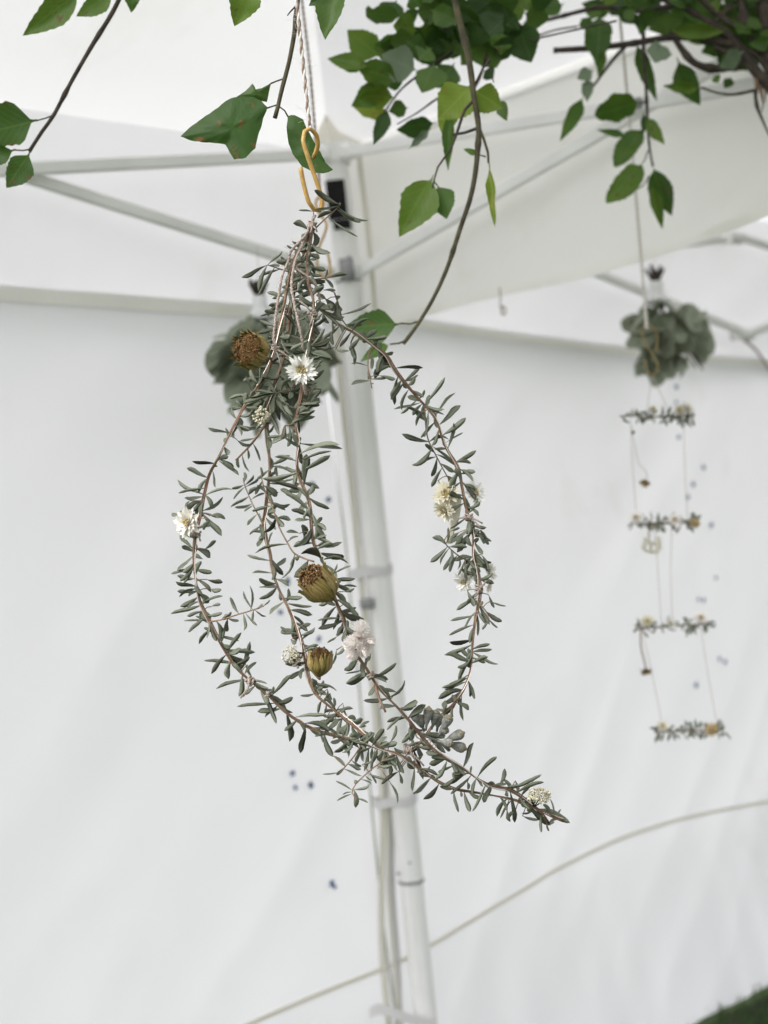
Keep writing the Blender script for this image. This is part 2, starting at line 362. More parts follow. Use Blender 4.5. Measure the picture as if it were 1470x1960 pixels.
# our tent -----------------------------------------------------------
tent = root('canopy_tent', LEG, 'white pop-up canopy tent overhead, its grey corner leg behind the wreath', 'tent')
def leg_section(r, z0, z1, flute=0.0016):
    prof = []
    for k in range(8):
        a0 = math.pi / 8 + k * math.pi / 4
        for t in (-.30, 0, .30):
            a = a0 + t * math.pi / 4 * 1.2
            prof.append((a, r if t else r - 0.0))
        am = a0 + math.pi / 8
        prof.append((am, r - flute))
    V = []; Fc = []; m = len(prof)
    for z in (z0, z1):
        for a, rr in prof: V.append(Vector((rr * math.cos(a), rr * math.sin(a), z)) + LEG)
    for k in range(m): Fc.append((k, (k + 1) % m, m + (k + 1) % m, m + k))
    Fc += [tuple(range(m - 1, -1, -1)), tuple(range(m, 2 * m))]
    return V, Fc
leg = MB().add(leg_section(0.0265, 0.622, 2.165)).obj('leg', M_metal, tent, smooth=False)
MB().add(leg_section(0.0240, 0.03, 0.63)).obj('lower_leg', M_metal, leg, smooth=False)
MB().add(box(LEG.x, LEG.y, 0.02, 0.12, 0.12, 0.012)).add(leg_section(0.030, 0.02, 0.07, 0)).obj('foot_plate', M_metal, leg, smooth=False)
def ring(r, z0, z1, mat, name, parent, nn=20, tilt=0.0):
    V, Fc = lathe([(r - .003, z0), (r, z0 + .003), (r, z1 - .003), (r - .003, z1)], nn)
    V = [v + LEG + Vector((0, 0, tilt * v.x)) for v in V]
    return MB().add((V, Fc)).obj(name, mat, parent)
def leg_dome(u, v): return P(u, v, 3.0 - 0.024)
ring(0.0285, 1.885, 1.93, M_metal, 'slider', leg)
MB().add(rbar(LEG + Vector((0, -.028, 1.93)), LEG + Vector((0, -.036, 1.885)), .03, .012)).obj('slider_latch', M_grey, leg)
ring(0.0292, 1.884, 1.891, M_grey, 'slider_ring', leg)
ring(0.0280, 0.622, 0.632, M_grey, 'collar', leg)
for (u, v) in ((784, 1651), (762, 1672), (668, 492)):
    c = leg_dome(u, v); MB().add(xf(lathe([(.0035, 0), (.0035, .004), (.001, .006)], 8), Matrix.Translation(c + Vector((0, .002, 0))) @ Matrix.Rotation(R(90), 4, 'X'))).obj('leg_rivet', M_grey, leg)
# black bracket on the leg, under the top joint
mb = MB()
z0, z1 = 2.015, 2.095
mb.add(rbar(LEG + Vector((-.006, -.019, z0)), LEG + Vector((-.006, -.019, z1)), .040, .024, Vector((0, 1, 0)), .2))
mb.add(rbar(LEG + Vector((.0005, -.021, z0 - .022)), LEG + Vector((.0005, -.021, z0 - .004)), .036, .026, Vector((0, 1, 0)), .2))
mb.obj('black_bracket', M_black, leg, smooth=False)
# corner bracket with the top joint
mb = MB().add(box(LEG.x, LEG.y, 2.155, .062, .062, .04))
for D in (DL, DR): mb.add(rbar(LEG + Vector((0, 0, 2.15)), LEG + D * .055 + Vector((0, 0, 2.15)), .03, .034))
mb.obj('corner_bracket', M_metal, leg, smooth=False)
# scissor trusses of our tent
def truss(owner, base, D, off, zt, zs, ztop2, zbot2, n=2, SPAN=1.5):
    A = base
    for k in range(n):
        s0, s1 = k * SPAN, (k + 1) * SPAN
        up0, lo0 = (zt, zs) if k == 0 else (ztop2, zbot2)
        up1, lo1 = (ztop2, zbot2) if k == 0 else (zt, zs)
        a = A + D * (s0 + .03) + off * .011; b = A + D * s1 + off * .011
        MB().add(rbar(a + Vector((0, 0, up0)), b + Vector((0, 0, lo1)), .012, .024)).obj('truss_bar', M_metal, owner, smooth=False)
        a = A + D * (s0 + .03) - off * .011; b = A + D * s1 - off * .011
        MB().add(rbar(a + Vector((0, 0, lo0)), b + Vector((0, 0, up1)), .012, .024)).obj('truss_bar', M_metal, owner, smooth=False)
        m = A + D * ((s0 + s1) / 2 + .015); zm = (up0 + lo1) / 2
        V, Fc = lathe([(.010, -.021), (.010, .021)], 10)
        MB().add(xf((V, Fc), Matrix.Translation(m + Vector((0, 0, zm))) @ axis_frame(off))).obj('truss_pivot', M_grey, owner)
    for k in range(1, n):
        for z in (ztop2, zbot2):
            c = A + D * (k * SPAN) + Vector((0, 0, z))
            j = MB().add(rbar(c - D * .036, c + D * .036, .036, .034)).obj('truss_joint', M_metal, owner, smooth=False)
            MB().add(rbar(c - D * .03 - off * .02, c - D * .012 - off * .02, .012, .030)).obj('joint_clip', M_grey, j, smooth=False)
truss(tent, LEG, DL, Vector((.707, -.707, 0)), ZT, ZS, 2.19, 1.947)
truss(tent, LEG, DR, Vector((-.707, -.707, 0)), ZT, ZS, 2.19, 1.947)
# canopy: four roof panels
OL = Vector((-.0707, .0707, 0)); OR = Vector((.06, .06, 0))
C0 = LEG + OL + OR + Vector((0, 0, 2.192)); C1 = LEG + OL + DL * 3.06 + Vector((0, 0, 2.192)); C2 = LEG + OR + DR * 3.06 + Vector((0, 0, 2.192))
PK = LEG + (DL + DR) * 1.5 + Vector((0, 0, 3.10))
def roof_panel(a, b, pk, owner, seed, n=44):
    mb = MB(); nr = (b - a).cross(pk - a).normalized()
    for i in range(n + 1):
        for j in range(n + 1):
            s = i / n; t = j / n
            p = a.lerp(b, s).lerp(pk, t)
            q = (1 - t)
            th = math.atan2(t, max(1e-4, s * q)); th2 = math.atan2(t, max(1e-4, (1 - s) * q))
            rad = (p - a).length; rad2 = (p - b).length
            edge = math.sin(math.pi * s) ** .5 * math.sin(math.pi * min(1, t * 1.0)) if 0 < s < 1 else 0
            d = 0.035 * edge + edge * (0.010 * fbm(th * 9, seed) * min(1, rad) + 0.010 * fbm(th2 * 9, seed + 5) * min(1, rad2) + .010 * abs(fbm(th * 17, seed + 9)) * min(1, rad * 2) + .02 * fbm(rad * 2.2, th * 4, seed + 3))
            mb.V.append(p - Vector((0, 0, d)))
    for i in range(n):
        for j in range(n):
            k = i * (n + 1) + j; mb.F.append((k, k + n + 1, k + n + 2, k + 1))
    return mb.obj('roof_panel', M_roof, owner)
for a, b, sd_ in ((C0, C1, 1), (C0, C2, 2)): roof_panel(a, b, PK, tent, sd_ * 7.3)
# cream corner patch under the hip seam
hd = (PK - C0)
mb = MB(); drop = Vector((0, -0.004, -0.010))
mb.V = [C0 + drop, C0 + DL * .11 + drop + hd * .001, C0 + hd * .062 + drop, C0 + DR * .11 + drop + hd * .001, C0 + hd * .03 + DL * .035 + drop, C0 + hd * .03 + DR * .035 + drop]
mb.F = [(0, 1, 4), (0, 4, 2), (0, 2, 5), (0, 5, 3)]
mb.obj('corner_patch', M_cream, tent, smooth=False)
# valances
def val_disp(seed, amp):
    def f(s, z):
        k = (2.19 - z) / .39
        return amp * k * (0.9 * fbm(s * 1.6 - z * 2.0, seed, z) + .6 * (abs(fbm(s * 3.4 - z * 7.0, seed + 3)) - .25) + .35 * (abs(fbm(s * 7 - z * 15, seed + 8)) - .25))
    return f
VPL = LEG + Vector((-.0707, .0707, 0)); VPR = LEG + Vector((.06, .06, 0))
cloth('valance', VPL, DL, -0.10, 3.06, lambda s: 1.818 + .031 * max(0, s), 2.194, NI, val_disp(2.2, .012), M_wall, tent, 60, 14)
def vzl(s): return 1.797 + .17 * max(0, min(1.1, s) - .5) ** 2 + .004 * math.sin(s * 7)
vr = cloth('valance', VPR, DR, -0.10, 3.06, vzl, 2.194, Vector((-.707, -.707, 0)), val_disp(5.1, .062), M_val, tent, 120, 24)
vf = val_disp(5.1, .062)
mb = MB()
for i in range(121):
    s = -0.10 + 3.16 * i / 120; zl = vzl(s)
    for dz in (-.002, .016):
        mb.V.append(VPR + DR * s + Vector((-.707, -.707, 0)) * (vf(s, zl + dz) + .0015) + Vector((0, 0, zl + dz)))
for i in range(120): mb.F.append((2 * i, 2 * i + 2, 2 * i + 3, 2 * i + 1))
mb.obj('hem', M_val, vr)
# cord loop hanging from the hem
tp = P(958, 570, 2.72)
mb = MB().add(tube(spline([tp + Vector((0, 0, .02)), tp, P(957, 585, 2.72), P(962, 600, 2.72)]), .0012, 5)).add(tube(spline([P(962, 585, 2.72), P(968, 592, 2.72), P(966, 602, 2.72), P(960, 600, 2.72), P(962, 585, 2.72)], .003), .0014, 5))
mb.obj('tie_cord', M_twineb, vr)
# corner cream piping seen right of the leg
mb = MB().add(tube(spline([LEG + Vector((.05, .03, 1.80)), LEG + Vector((.052, .03, 2.0)), LEG + Vector((.05, .03, 2.18))]), .006, 6)); mb.obj('corner_piping', M_cream, tent)

# neighbouring tent -----------------------------------------------------
NLEG = LEG + Vector((0.02, 0.085, 0))
tent2 = root('canopy_tent', NLEG + DW * 3.0, 'white neighbouring canopy tent at right, scissor truss showing under the valance', 'tent')
truss(tent2, NLEG, DW, Vector((.707, -.707, 0)), 2.125, 1.91, 2.09, 1.806, 2, 1.56)
E0 = NLEG + Vector((-.02, .02, 2.17)); E1 = NLEG + DW * 3.0 + Vector((0, .05, 2.17)); E2 = NLEG + DR * 3 + DW * 3 + Vector((.05, 0, 2.17)); E3 = NLEG + DR * 3.0 + Vector((0, -.02, 2.17))
PK2 = NLEG + (DR + DW) * 1.5 + Vector((0, 0, 3.1))
for a, b, s_ in ((E0, E1, 1), (E1, E2, 2), (E2, E3, 3), (E3, E0, 4)): roof_panel(a, b, PK2, tent2, 40 + s_ * 3.1, 30)
c_ = NLEG + DW * 1.56 + Vector((0, 0, 1.79))
MB().add(tube(spline([c_, c_ + DW * .06 + Vector((0, 0, -.03)), c_ + DW * .14 + Vector((0, 0, -.10))], .02), .004, 6)).obj('tie_cord', M_twineb, tent2)
cloth('valance', NLEG + Vector((-.03, .03, 0)), DW, 0.0, 3.05, lambda s: droop(s) - .03, 2.17, NI, val_disp(9.2, .012), M_wall, tent2, 60, 12)
for q in (DW * 3.0, DW * 3.0 + DR * 3.0):
    MB().add(tube([NLEG + q + Vector((0, 0, .01)), NLEG + q + Vector((0, 0, 2.15))], .024, 8)).obj('leg', M_metal, tent2, smooth=False)

# side walls ------------------------------------------------------------
def tape(name, mat, parent, s0, s1, zc, hgt, n=90, thick=.0025, back=0.0):
    mb = MB()
    for i in range(n + 1):
        s = s0 + (s1 - s0) * i / n; z = zc(s) if callable(zc) else zc
        for dz, th in ((-hgt / 2, back), (-hgt / 2, thick), (hgt / 2, thick), (hgt / 2, back)):
            mb.V.append(WP + DW * s + NI * (wall_disp(s, z + dz) + th) + Vector((0, 0, z + dz)))
    for i in range(n):
        for k in range(4):
            k2 = (k + 1) % 4; mb.F.append((4 * i + k, 4 * i + k2, 4 * i + 4 + k2, 4 * i + 4 + k))
    return mb.obj(name, mat, parent, smooth=False)
def wall(name, s0, s1, label):
    o = root(name, WP + DW * ((s0 + s1) / 2), label, 'tent wall')
    cloth('wall_sheet', WP, DW, s0, s1, lambda s: 0.006 + .010 * fbm(s * 4, 5.5), lambda s: droop(s) + .01, NI, wall_disp, M_wall, o, 150, 90)
    tape('fastening_band', M_band, o, s0, s1, lambda s: droop(s) - .006, .026 if s0 < -1 else .018)
    tape('lower_hem', M_cream, o, s0, s1, lambda s: .447 + (.068 * math.sin(min(math.pi, max(0, s) / 1.65 * math.pi)) ** 1.3 if s > 0 else 0) + .004 * fbm(s * 1.2, 7.7), .009, thick=.003)
    return o
wl = wall('tent_wall', -2.95, -0.035, 'white tent side wall left of the grey leg, behind the wreath')
wr_ = wall('tent_wall', -0.030, 3.0, 'white tent side wall right of the grey leg, with a low rope-like hem')
# cream side edges of the wall sheets, left of the leg
def vstrip(mat, parent, uv, d, w):
    pts = spline([P(u, v, d) for u, v in uv], .05)
    mb = MB()
    for p in pts:
        for sx in (-1, 1):
            for sy in (0, 1): mb.V.append(p + Vector((sx * w / 2, sx * w * .25 - sy * .003, 0)))
    for i in range(len(pts) - 1):
        b = 4 * i
        for q in ((0, 1, 5, 4), (1, 3, 7, 5), (3, 2, 6, 7), (2, 0, 4, 6)): mb.F.append(tuple(b + x for x in q))
    return mb.obj('wall_edge', mat, parent)
vstrip(M_cream, wl, [(640, 610), (655, 760), (675, 950), (690, 1100), (707, 1250), (722, 1400), (733, 1540), (730, 1700), (733, 1840), (748, 1990)], 3.0, .013)
vstrip(M_strap, wl, [(655, 610), (676, 800), (696, 1000), (708, 1100), (722, 1250), (736, 1400), (746, 1540), (748, 1700), (757, 1820), (765, 1990)], 3.015, .018)
vstrip(M_cream, wr_, [(668, 620), (684, 800), (702, 1000), (716, 1120), (735, 1330), (748, 1480), (742, 1560), (745, 1720), (756, 1850), (766, 1990)], 3.005, .007)
# straps that tie the wall edge to the leg
def strap(v, parent):
    uc = 650 + (v - 400) * 160 / 1500.0
    c = P(uc, v, 3.0); mb = MB(); pr = []
    for k in range(28):
        a = 2 * math.pi * k / 28; pr.append(Vector((math.cos(a) * .047 - .016, math.sin(a) * .031 - .000, 0)))
    for k in range(28):
        for dz in (-.010, .010): mb.V.append(Vector((c.x, LEG.y, c.z)) + pr[k] + Vector((0, 0, dz + .003 * math.sin(k))))
    for k in range(28): k2 = (k + 1) % 28; mb.F.append((2 * k, 2 * k2, 2 * k2 + 1, 2 * k + 1))
    mb.obj('strap', M_strap, parent)
strap(1092, wl); strap(1530, wl)
# the lowest strap hangs loose in a wave
pts = spline([P(708, 1940, 2.95), P(722, 1932, 2.94), P(740, 1934, 2.94), P(765, 1944, 2.94), P(800, 1955, 2.95), P(832, 1962, 2.96)], .008)
mb = MB()
for p in pts: mb.V += [p + Vector((0, 0, -.011)), p + Vector((0, 0, .011))]
for i in range(len(pts) - 1): mb.F.append((2 * i, 2 * i + 2, 2 * i + 3, 2 * i + 1))
mb.obj('strap', M_strap, wl)
MB().add(xf(lathe([(.014, -.010), (.016, 0), (.014, .010)], 12), Matrix.Translation(P(702, 1155, 2.975)))).obj('strap_buckle', M_grey, wl)

# ------------------------------------------------------------------ leaves
def narrow_leaf_mesh(seed):
    rr = random.Random(seed)
    T = [0, .10, .26, .48, .70, .85, .94, 1.0]; wv = rr.uniform(.8, 1.15); Wd = [.13, .24, .58, .90, 1.0 * wv, .86 * wv, .46, .03]
    bend = rr.uniform(-.42, .42); tipb = rr.uniform(-.25, .25); side = rr.choice((-1, 1)) * rr.uniform(.1, .55); rev = rr.uniform(.025, .085); tw = rr.uniform(-.6, .6)
    V = []; Fc = []
    cs = [(-1, 0), (-.45, 1), (.45, 1), (1, 0), (.45, -1), (-.45, -1)]
    for t, w in zip(T, Wd):
        zc = bend * (t ** 2 - .35 * t) + tipb * max(0, t - .75) * 3; yc = side * math.sin(math.pi * t)
        for a, s in cs:
            y = a * .5 * w; z = s * .011 * (1 if 0.05 < t < .99 else .4) - rev * (a * a) * w
            ca, sa = math.cos(tw * t), math.sin(tw * t)
            V.append((t, yc + y * ca - z * sa * 2, zc + y * sa * .22 + z * ca))
    for i in range(len(T) - 1):
        for k in range(6): k2 = (k + 1) % 6; Fc.append((i * 6 + k, i * 6 + k2, (i + 1) * 6 + k2, (i + 1) * 6 + k))
    Fc += [(5, 4, 3, 2, 1, 0), tuple(range((len(T) - 1) * 6, len(T) * 6))]
    return mesh('narrow_leaf', V, Fc, M_dleaf)
NARROW = [narrow_leaf_mesh(100 + i) for i in range(22)]
def broad_leaf_mesh(seed, mat, lobes=False, fat=1.0):
    rr = random.Random(seed)
    rows = 18; V = []; Fc = []
    prof = [(0, .035), (.10, .035), (.14, .22), (.22, .62), (.34, .94), (.46, 1.0), (.58, .92), (.72, .68), (.84, .42), (.93, .2), (1.0, .0)]
    if fat > 1: prof = [(0, .04), (.06, .05), (.10, .40), (.2, .82), (.35, 1.0), (.55, 1.0), (.72, .85), (.86, .58), (.95, .28), (1.0, .02)]
    bend = rr.uniform(-.22, .25); fold = rr.uniform(.04, .22); und = rr.uniform(.01, .045); ph = rr.uniform(0, 6); side = rr.uniform(-.10, .10)
    for i in range(rows + 1):
        t = i / rows
        for (a, wa), (b, wb) in zip(prof, prof[1:]):
            if a <= t <= b: w = wa + (wb - wa) * (t - a) / (b - a); break
        if .16 < t < .97: w *= 1 + (.035 if i % 2 else -.035) + .05 * math.sin(t * 17 + ph)
        for a in (-1, -.5, 0, .5, 1):
            y = a * .5 * w + side * math.sin(math.pi * t)
            z = bend * t * t + fold * abs(a) * w * .5 + und * math.sin(t * 15 + ph + a * 1.5) * abs(a)
            V.append((t, y, z))
    for i in range(rows):
        for k in range(4): q = i * 5 + k; Fc.append((q, q + 1, q + 6, q + 5))
    return mesh('broad_leaf', V, Fc, mat)
def leaf_matrix(base, tip, width, roll, L=None):
    x = tip - base; L = x.length; x = x / L
    c = (CAM - base).normalized(); y = c.cross(x).normalized(); z = x.cross(y)
    q = Matrix.Rotation(roll, 3, x); y = q @ y; z = q @ z
    M = Matrix((x * L, y * width, z * L)).transposed().to_4x4(); M.translation = base
    return M

# ------------------------------------------------------------------ the wreath
D0 = 1.25
def strand(pts, off, head=D0, tail=D0):
    n = len(pts); L = [0]
    for (a, b), (c, d) in zip(pts, pts[1:]): L.append(L[-1] + math.hypot(c - a, d - b))
    out = []
    for (u, v), l in zip(pts, L):
        t = l / L[-1]; out.append((u, v, head + (tail - head) * t + off * math.sin(math.pi * t)))
    return out
S1 = strand([(600,425),(583,462),(560,505),(548,560),(536,620),(528,665),(515,700),(495,735),(468,775),(445,820),(420,875),(402,910),(391,950),(384,990),(374,1029),(371,1070),(374,1110),(381,1149),(396,1181),(410,1211),(429,1244),(451,1277),(478,1302),(512,1330),(537,1354),(572,1379),(610,1398),(654,1411),(692,1422),(725,1433),(760,1442),(785,1458),(810,1478),(840,1499),(872,1512),(910,1517),(959,1524),(992,1532),(1030,1548),(1078,1570)], -.055)
S2 = strand([(600,425),(588,470),(572,520),(562,560),(556,600),(550,650),(538,700),(522,745),(512,780),(510,809),(512,844),(516,893),(513,935),(510,975),(506,1001),(510,1028),(518,1062),(522,1094),(535,1130),(549,1160),(561,1190),(576,1225),(584,1260),(589,1293),(603,1326),(625,1347),(649,1368),(681,1392),(700,1406),(735,1434)], .065)
S3 = strand([(600,425),(592,480),(590,530),(600,580),(598,618),(592,661),(586,690),(578,720),(574,754),(568,792),(565,814),(572,844),(569,879),(573,912),(588,945),(595,972),(597,1000),(601,1040),(611,1062),(628,1100),(644,1157),(655,1181),(663,1206),(682,1252),(702,1281),(727,1319),(760,1352),(782,1376),(804,1404),(840,1442),(883,1470),(916,1491),(946,1505),(979,1513),(1008,1535),(1033,1557),(1050,1578)], -.07)
S4 = strand([(597,430),(585,480),(576,528),(592,547),(606,585),(617,596),(647,620),(682,639),(718,664),(739,681),(755,708),(782,743),(815,779),(837,809),(856,858),(878,896),(885,928),(892,967),(898,991),(905,1029),(904,1062),(912,1089),(917,1116),(916,1154),(910,1176),(906,1211),(903,1241),(901,1274),(893,1309),(883,1331),(867,1353),(848,1369),(825,1395),(806,1420),(778,1438)], .05)
MAIN = [S1, S2, S3, S4]
def depth_near(u, v, lst=MAIN):
    best = (1e9, D0)
    for s in lst:
        for (a, b, da), (c, d, dc) in zip(s, s[1:]):
            l2 = (c - a) ** 2 + (d - b) ** 2; t = max(0, min(1, ((u - a) * (c - a) + (v - b) * (d - b)) / (l2 + 1e-9)))
            x = a + (c - a) * t; y = b + (d - b) * t; q = math.hypot(u - x, v - y)
            if q < best[0]: best = (q, da + (dc - da) * t, x, y, s)
    return best
SPR = []
for uv, sgn in (([(595,446),(619,422),(644,400),(650,390)], -1), ([(576,528),(545,518),(512,507)], -1), ([(510,1022),(497,991),(483,964),(468,928),(466,915)], 1),
           ([(601,1075),(580,1068),(562,1058),(551,1040),(535,1010),(521,969),(508,942),(501,915),(500,900)], 1), ([(510,809),(483,847),(451,881)], -1), ([(400,1190),(421,1187),(456,1176),(483,1168),(505,1160)], -1),
           ([(760,1440),(735,1455),(706,1477),(681,1501),(674,1518),(684,1532)], -1), ([(692,1425),(678,1447),(662,1466),(650,1480)], -1), ([(899,1075),(878,1064),(856,1045),(850,1035)], -1),
           ([(812,775),(818,836),(834,871),(856,912),(872,935)], 1), ([(718,664),(706,676),(705,708),(712,743)], -1), ([(718,1310),(725,1335),(738,1363)], -1),
           ([(640,560),(650,590),(655,612),(668,628)], 1), ([(592,547),(600,535),(622,533),(640,528)], -1), ([(560,560),(548,600),(540,640)], 1), ([(905,1029),(920,1015),(932,1030)], 1), ([(916,1154),(930,1170),(938,1190)], -1),
           ([(575,700),(560,740),(530,752)], -1), ([(574,754),(600,745),(615,745)], 1), ([(565,814),(545,815),(538,840)], -1)):
    d0 = depth_near(*uv[0])[1]
    SPR.append([(u, v, d0 + sgn * .006 * i) for i, (u, v) in enumerate(uv)])

wreath = root('dried_leaf_wreath', P(600, 425, D0), 'large teardrop wreath of grey-green leafy stems with dried white and brown flowers, hanging in front', 'wreath')
STEMS = []
for s, r0 in ((S1, .00095), (S2, .0014), (S3, .0010), (S4, .00095)):
    pts = spline([P(*p) for p in s], .004)
    pts = [p + Vector((.0009 * fbm(i * .13, 1.7, r0 * 1e4), .0009 * fbm(i * .13, 5.7, r0 * 1e4), .0009 * fbm(i * .13, 9.7))) for i, p in enumerate(pts)]
    st = MB().add(tube(pts, lambda t: r0 * (1.15 - .45 * t), 6)).obj('stem', M_dstem, wreath)
    STEMS.append((s, st))
    MB().add(tube(helix(pts, r0 + .0005, 9, random.random() * 6), .00045, 5)).obj('wire', M_wire, wreath)
    # a second thinner stem plaited along
    MB().add(tube(helix(pts, r0 + .0006, 4.3, random.random() * 6), .0006, 5)).obj('stem', M_dstem, wreath)
for s in SPR:
    th = .0013 if s in (SPR[4], SPR[11]) else .0007
    st = MB().add(tube(spline([P(*p) for p in s], .004), lambda t: th * (1.1 - .4 * t), 5)).obj('twig', M_dstem, wreath)
    STEMS.append((s, st))
STEM_OF = {id(s): o for s, o in STEMS}
ALL = MAIN + SPR

Z = 3.675
LEAVES = []
def region(ox, oy, txt, z=Z):
    for row in txt.strip().split(';'):
        a = [float(x) for x in row.split()]
        if len(a) < 4: continue
        w = a[4] if len(a) > 4 else 34
        LEAVES.append((ox + a[0] / z, oy + a[1] / z, ox + a[2] / z, oy + a[3] / z, w / z))
region(660, 640, '''130 20 300 15 40;45 55 80 190 40;160 225 50 200 18;215 150 185 245 30;205 235 185 320 28;280 215 205 310 40;240 290 350 310 36;210 310 280 315 24;155 330 60 350 26;130 265 165 320 18;240 330 200 355 16
;215 115 320 235 55;280 130 335 125 30;360 230 555 235 34;425 325 500 220 32;365 295 328 475 50;440 395 380 535 42;390 340 440 390 30;525 490 360 520 28;565 560 440 510 40;570 490 685 328 38;585 480 625 560 30;645 575 760 422 18;600 610 500 545 36;580 540 565 700 40;650 570 660 650 36;675 635 805 507 36;640 610 540 720 36;710 700 820 580 42;605 750 728 720 40;735 800 795 645 34;720 760 820 700 16;555 775 430 708 48;670 820 565 785 44;640 770 760 890 28;575 815 475 930 52;620 875 515 900 34;640 870 610 1000 44;680 900 745 968 32;660 950 615 1100 34;640 840 770 905 24;810 880 910 825 46;800 890 870 905 44;810 985 900 970 44;800 960 760 1080 44;720 990 760 1050 30;700 1000 740 1080 34;655 1030 730 1090 30;700 1040 675 1200 22;760 1070 735 1160 50;830 1030 920 1170 44;810 1190 665 1250 44;820 1130 850 1250 50;880 1220 945 1180 40;860 1290 855 1390 60;800 1300 765 1350 24;810 1390 750 1460 36;830 1400 790 1470 36;920 1340 980 1440 36;960 1350 1010 1470 30''')
region(660, 980, '''815 40 765 100 24;750 130 810 110 26;830 120 750 215 30;720 220 735 120 30;720 240 625 180 34;710 258 615 340 34;730 245 860 250 40;830 150 785 240 36;890 60 900 100 40;720 270 675 360 22;720 285 740 360 26;730 320 695 408 30;785 315 745 405 30;790 330 810 395 22;835 350 840 455 24;820 380 800 440 28;870 350 960 400 40;890 380 920 480 30;930 100 985 220 34;960 170 1010 230 30;920 240 980 360 40;960 300 1010 410 30;860 550 915 660 36;905 600 795 685 30;890 720 752 762 30;893 790 755 865 36;888 930 710 1003 40;845 1050 720 1005 32;870 1030 810 965 36;880 1030 790 1175 44;915 985 1045 1080 40;915 1020 985 1040 26;900 1050 880 1100 36;865 1140 705 1225 40;860 1165 710 1250 44;875 1180 890 1300 40;830 1245 665 1310 40;840 1240 705 1345 50;845 1290 830 1450 30;800 1290 810 1355 36;760 1370 650 1385 40;790 1330 690 1420 44;780 1375 750 1450 30;1010 580 1050 670 28;1020 630 1130 665 18;1010 680 1100 770 40;1005 760 970 820 24;1050 740 1070 810 20;945 700 930 860 30;915 600 950 650 60;950 640 1015 770 44;205 1165 340 1075 40;165 1130 30 1205 36;100 1060 140 1140 36;125 1120 25 1130 22;180 1210 165 1295 44;180 1080 180 990 30;310 1300 440 1210 32;370 1270 265 1240 34;350 1380 258 1385 44;400 1385 490 1360 32;60 1040 20 1100 36''')
region(420, 1240, '''190 240 0 280 40;150 190 140 320 36;60 30 170 150 48;160 150 200 10 34;200 120 230 220 24;370 330 500 195 34;300 270 370 290 30;290 300 372 530 46;385 405 150 432 36;440 425 265 445 44;330 320 460 420 44;455 470 485 670 50;515 515 600 570 44;590 565 575 730 36;530 490 725 470 34;605 525 760 570 50;735 590 795 745 48;810 630 940 705 36;870 710 920 770 40;790 755 870 825 30;880 830 820 880 26;860 880 740 890 14;885 860 985 905 34;930 790 1000 830 20;940 850 1000 855 36;940 900 945 950 30;920 1000 830 940 22;960 1005 1060 960 28;930 1030 830 1075 20;925 1010 870 1030 16;955 1000 965 1110 40;960 1060 1040 1085 24;1000 930 1070 960 18;1030 900 1070 940 20;1060 900 1150 915 22;1065 880 1100 950 18;960 690 960 810 34;975 680 1010 790 42;1000 690 1080 610 42;1075 690 1155 575 40;1200 665 1245 565 36;1130 715 1240 670 50;1040 720 1045 860 26;1090 730 1085 850 36;1100 660 1140 690 36;1235 740 1115 775 50;1175 760 1195 895 40;1240 740 1290 865 40;1260 870 1145 950 40;1265 880 1290 955 30;1195 940 1255 1055 24;1360 840 1355 1005 30;1385 740 1390 880 44;1330 780 1370 860 44;1470 935 1375 1020 24;665 330 570 335 28;690 225 665 310 50;700 235 805 290 36;760 290 755 370 36;700 290 750 330 40;780 320 780 370 36;700 390 700 450 34;745 400 735 460 24;780 410 790 450 40;930 480 1000 520 44;990 530 1030 550 18;900 560 830 620 40;910 590 890 650 60;870 390 895 475 12;680 590 725 655 18;690 600 740 600 20;975 70 885 150 44;1040 185 915 245 36;1340 590 1290 660 34;1380 560 1345 650 40;1280 485 1180 570 26;1350 470 1440 415 44;1000 820 1060 800 26;1120 840 1200 825 30;1150 800 1230 790 24;800 520 700 545 40;840 540 770 500 44;760 480 850 470 30;880 510 960 500 40;850 590 780 600 36;960 560 1010 620 24;930 620 980 650 24''')
region(720, 1260, '''330 520 455 530 40;285 475 235 580 40;240 520 190 590 36;300 570 240 620 24;300 590 380 640 60;350 540 480 660 40;485 725 375 740 44;480 745 425 830 30;545 770 440 800 30;620 755 685 590 44;720 825 840 705 38;670 810 670 765 16;535 740 625 815 56;560 830 470 895 44;640 820 525 890 44;660 840 540 935 36;560 805 550 850 30;640 870 645 920 40;690 870 680 945 36;380 850 270 945 26;440 890 335 990 36;535 945 580 1060 36;615 955 660 1075 34;760 910 700 1075 28;590 950 600 975 24;800 920 790 970 26;870 865 900 785 34;830 870 910 885 30;720 880 790 910 20;935 905 1110 835 40;990 940 1155 880 40;1090 880 1150 830 22;980 860 990 930 36;1040 940 1080 900 30;910 920 915 970 30;935 950 1020 1150 44;930 980 855 1095 36;950 1040 870 1100 30;920 1060 915 1160 36;980 1070 930 1120 40;970 1000 1060 1020 40;1030 1110 1140 1135 36;1060 1020 1215 1165 50;1150 1040 1320 1145 60;1210 1170 1255 1150 16;1200 1150 1215 1210 20;1265 1085 1240 985 16;1285 1110 1295 1060 18;1100 1080 1040 1090 20;430 690 360 650 40;270 640 200 610 40;200 660 120 640 36;330 680 250 730 36;400 680 470 700 40;330 740 290 800 40;380 760 350 790 30''')
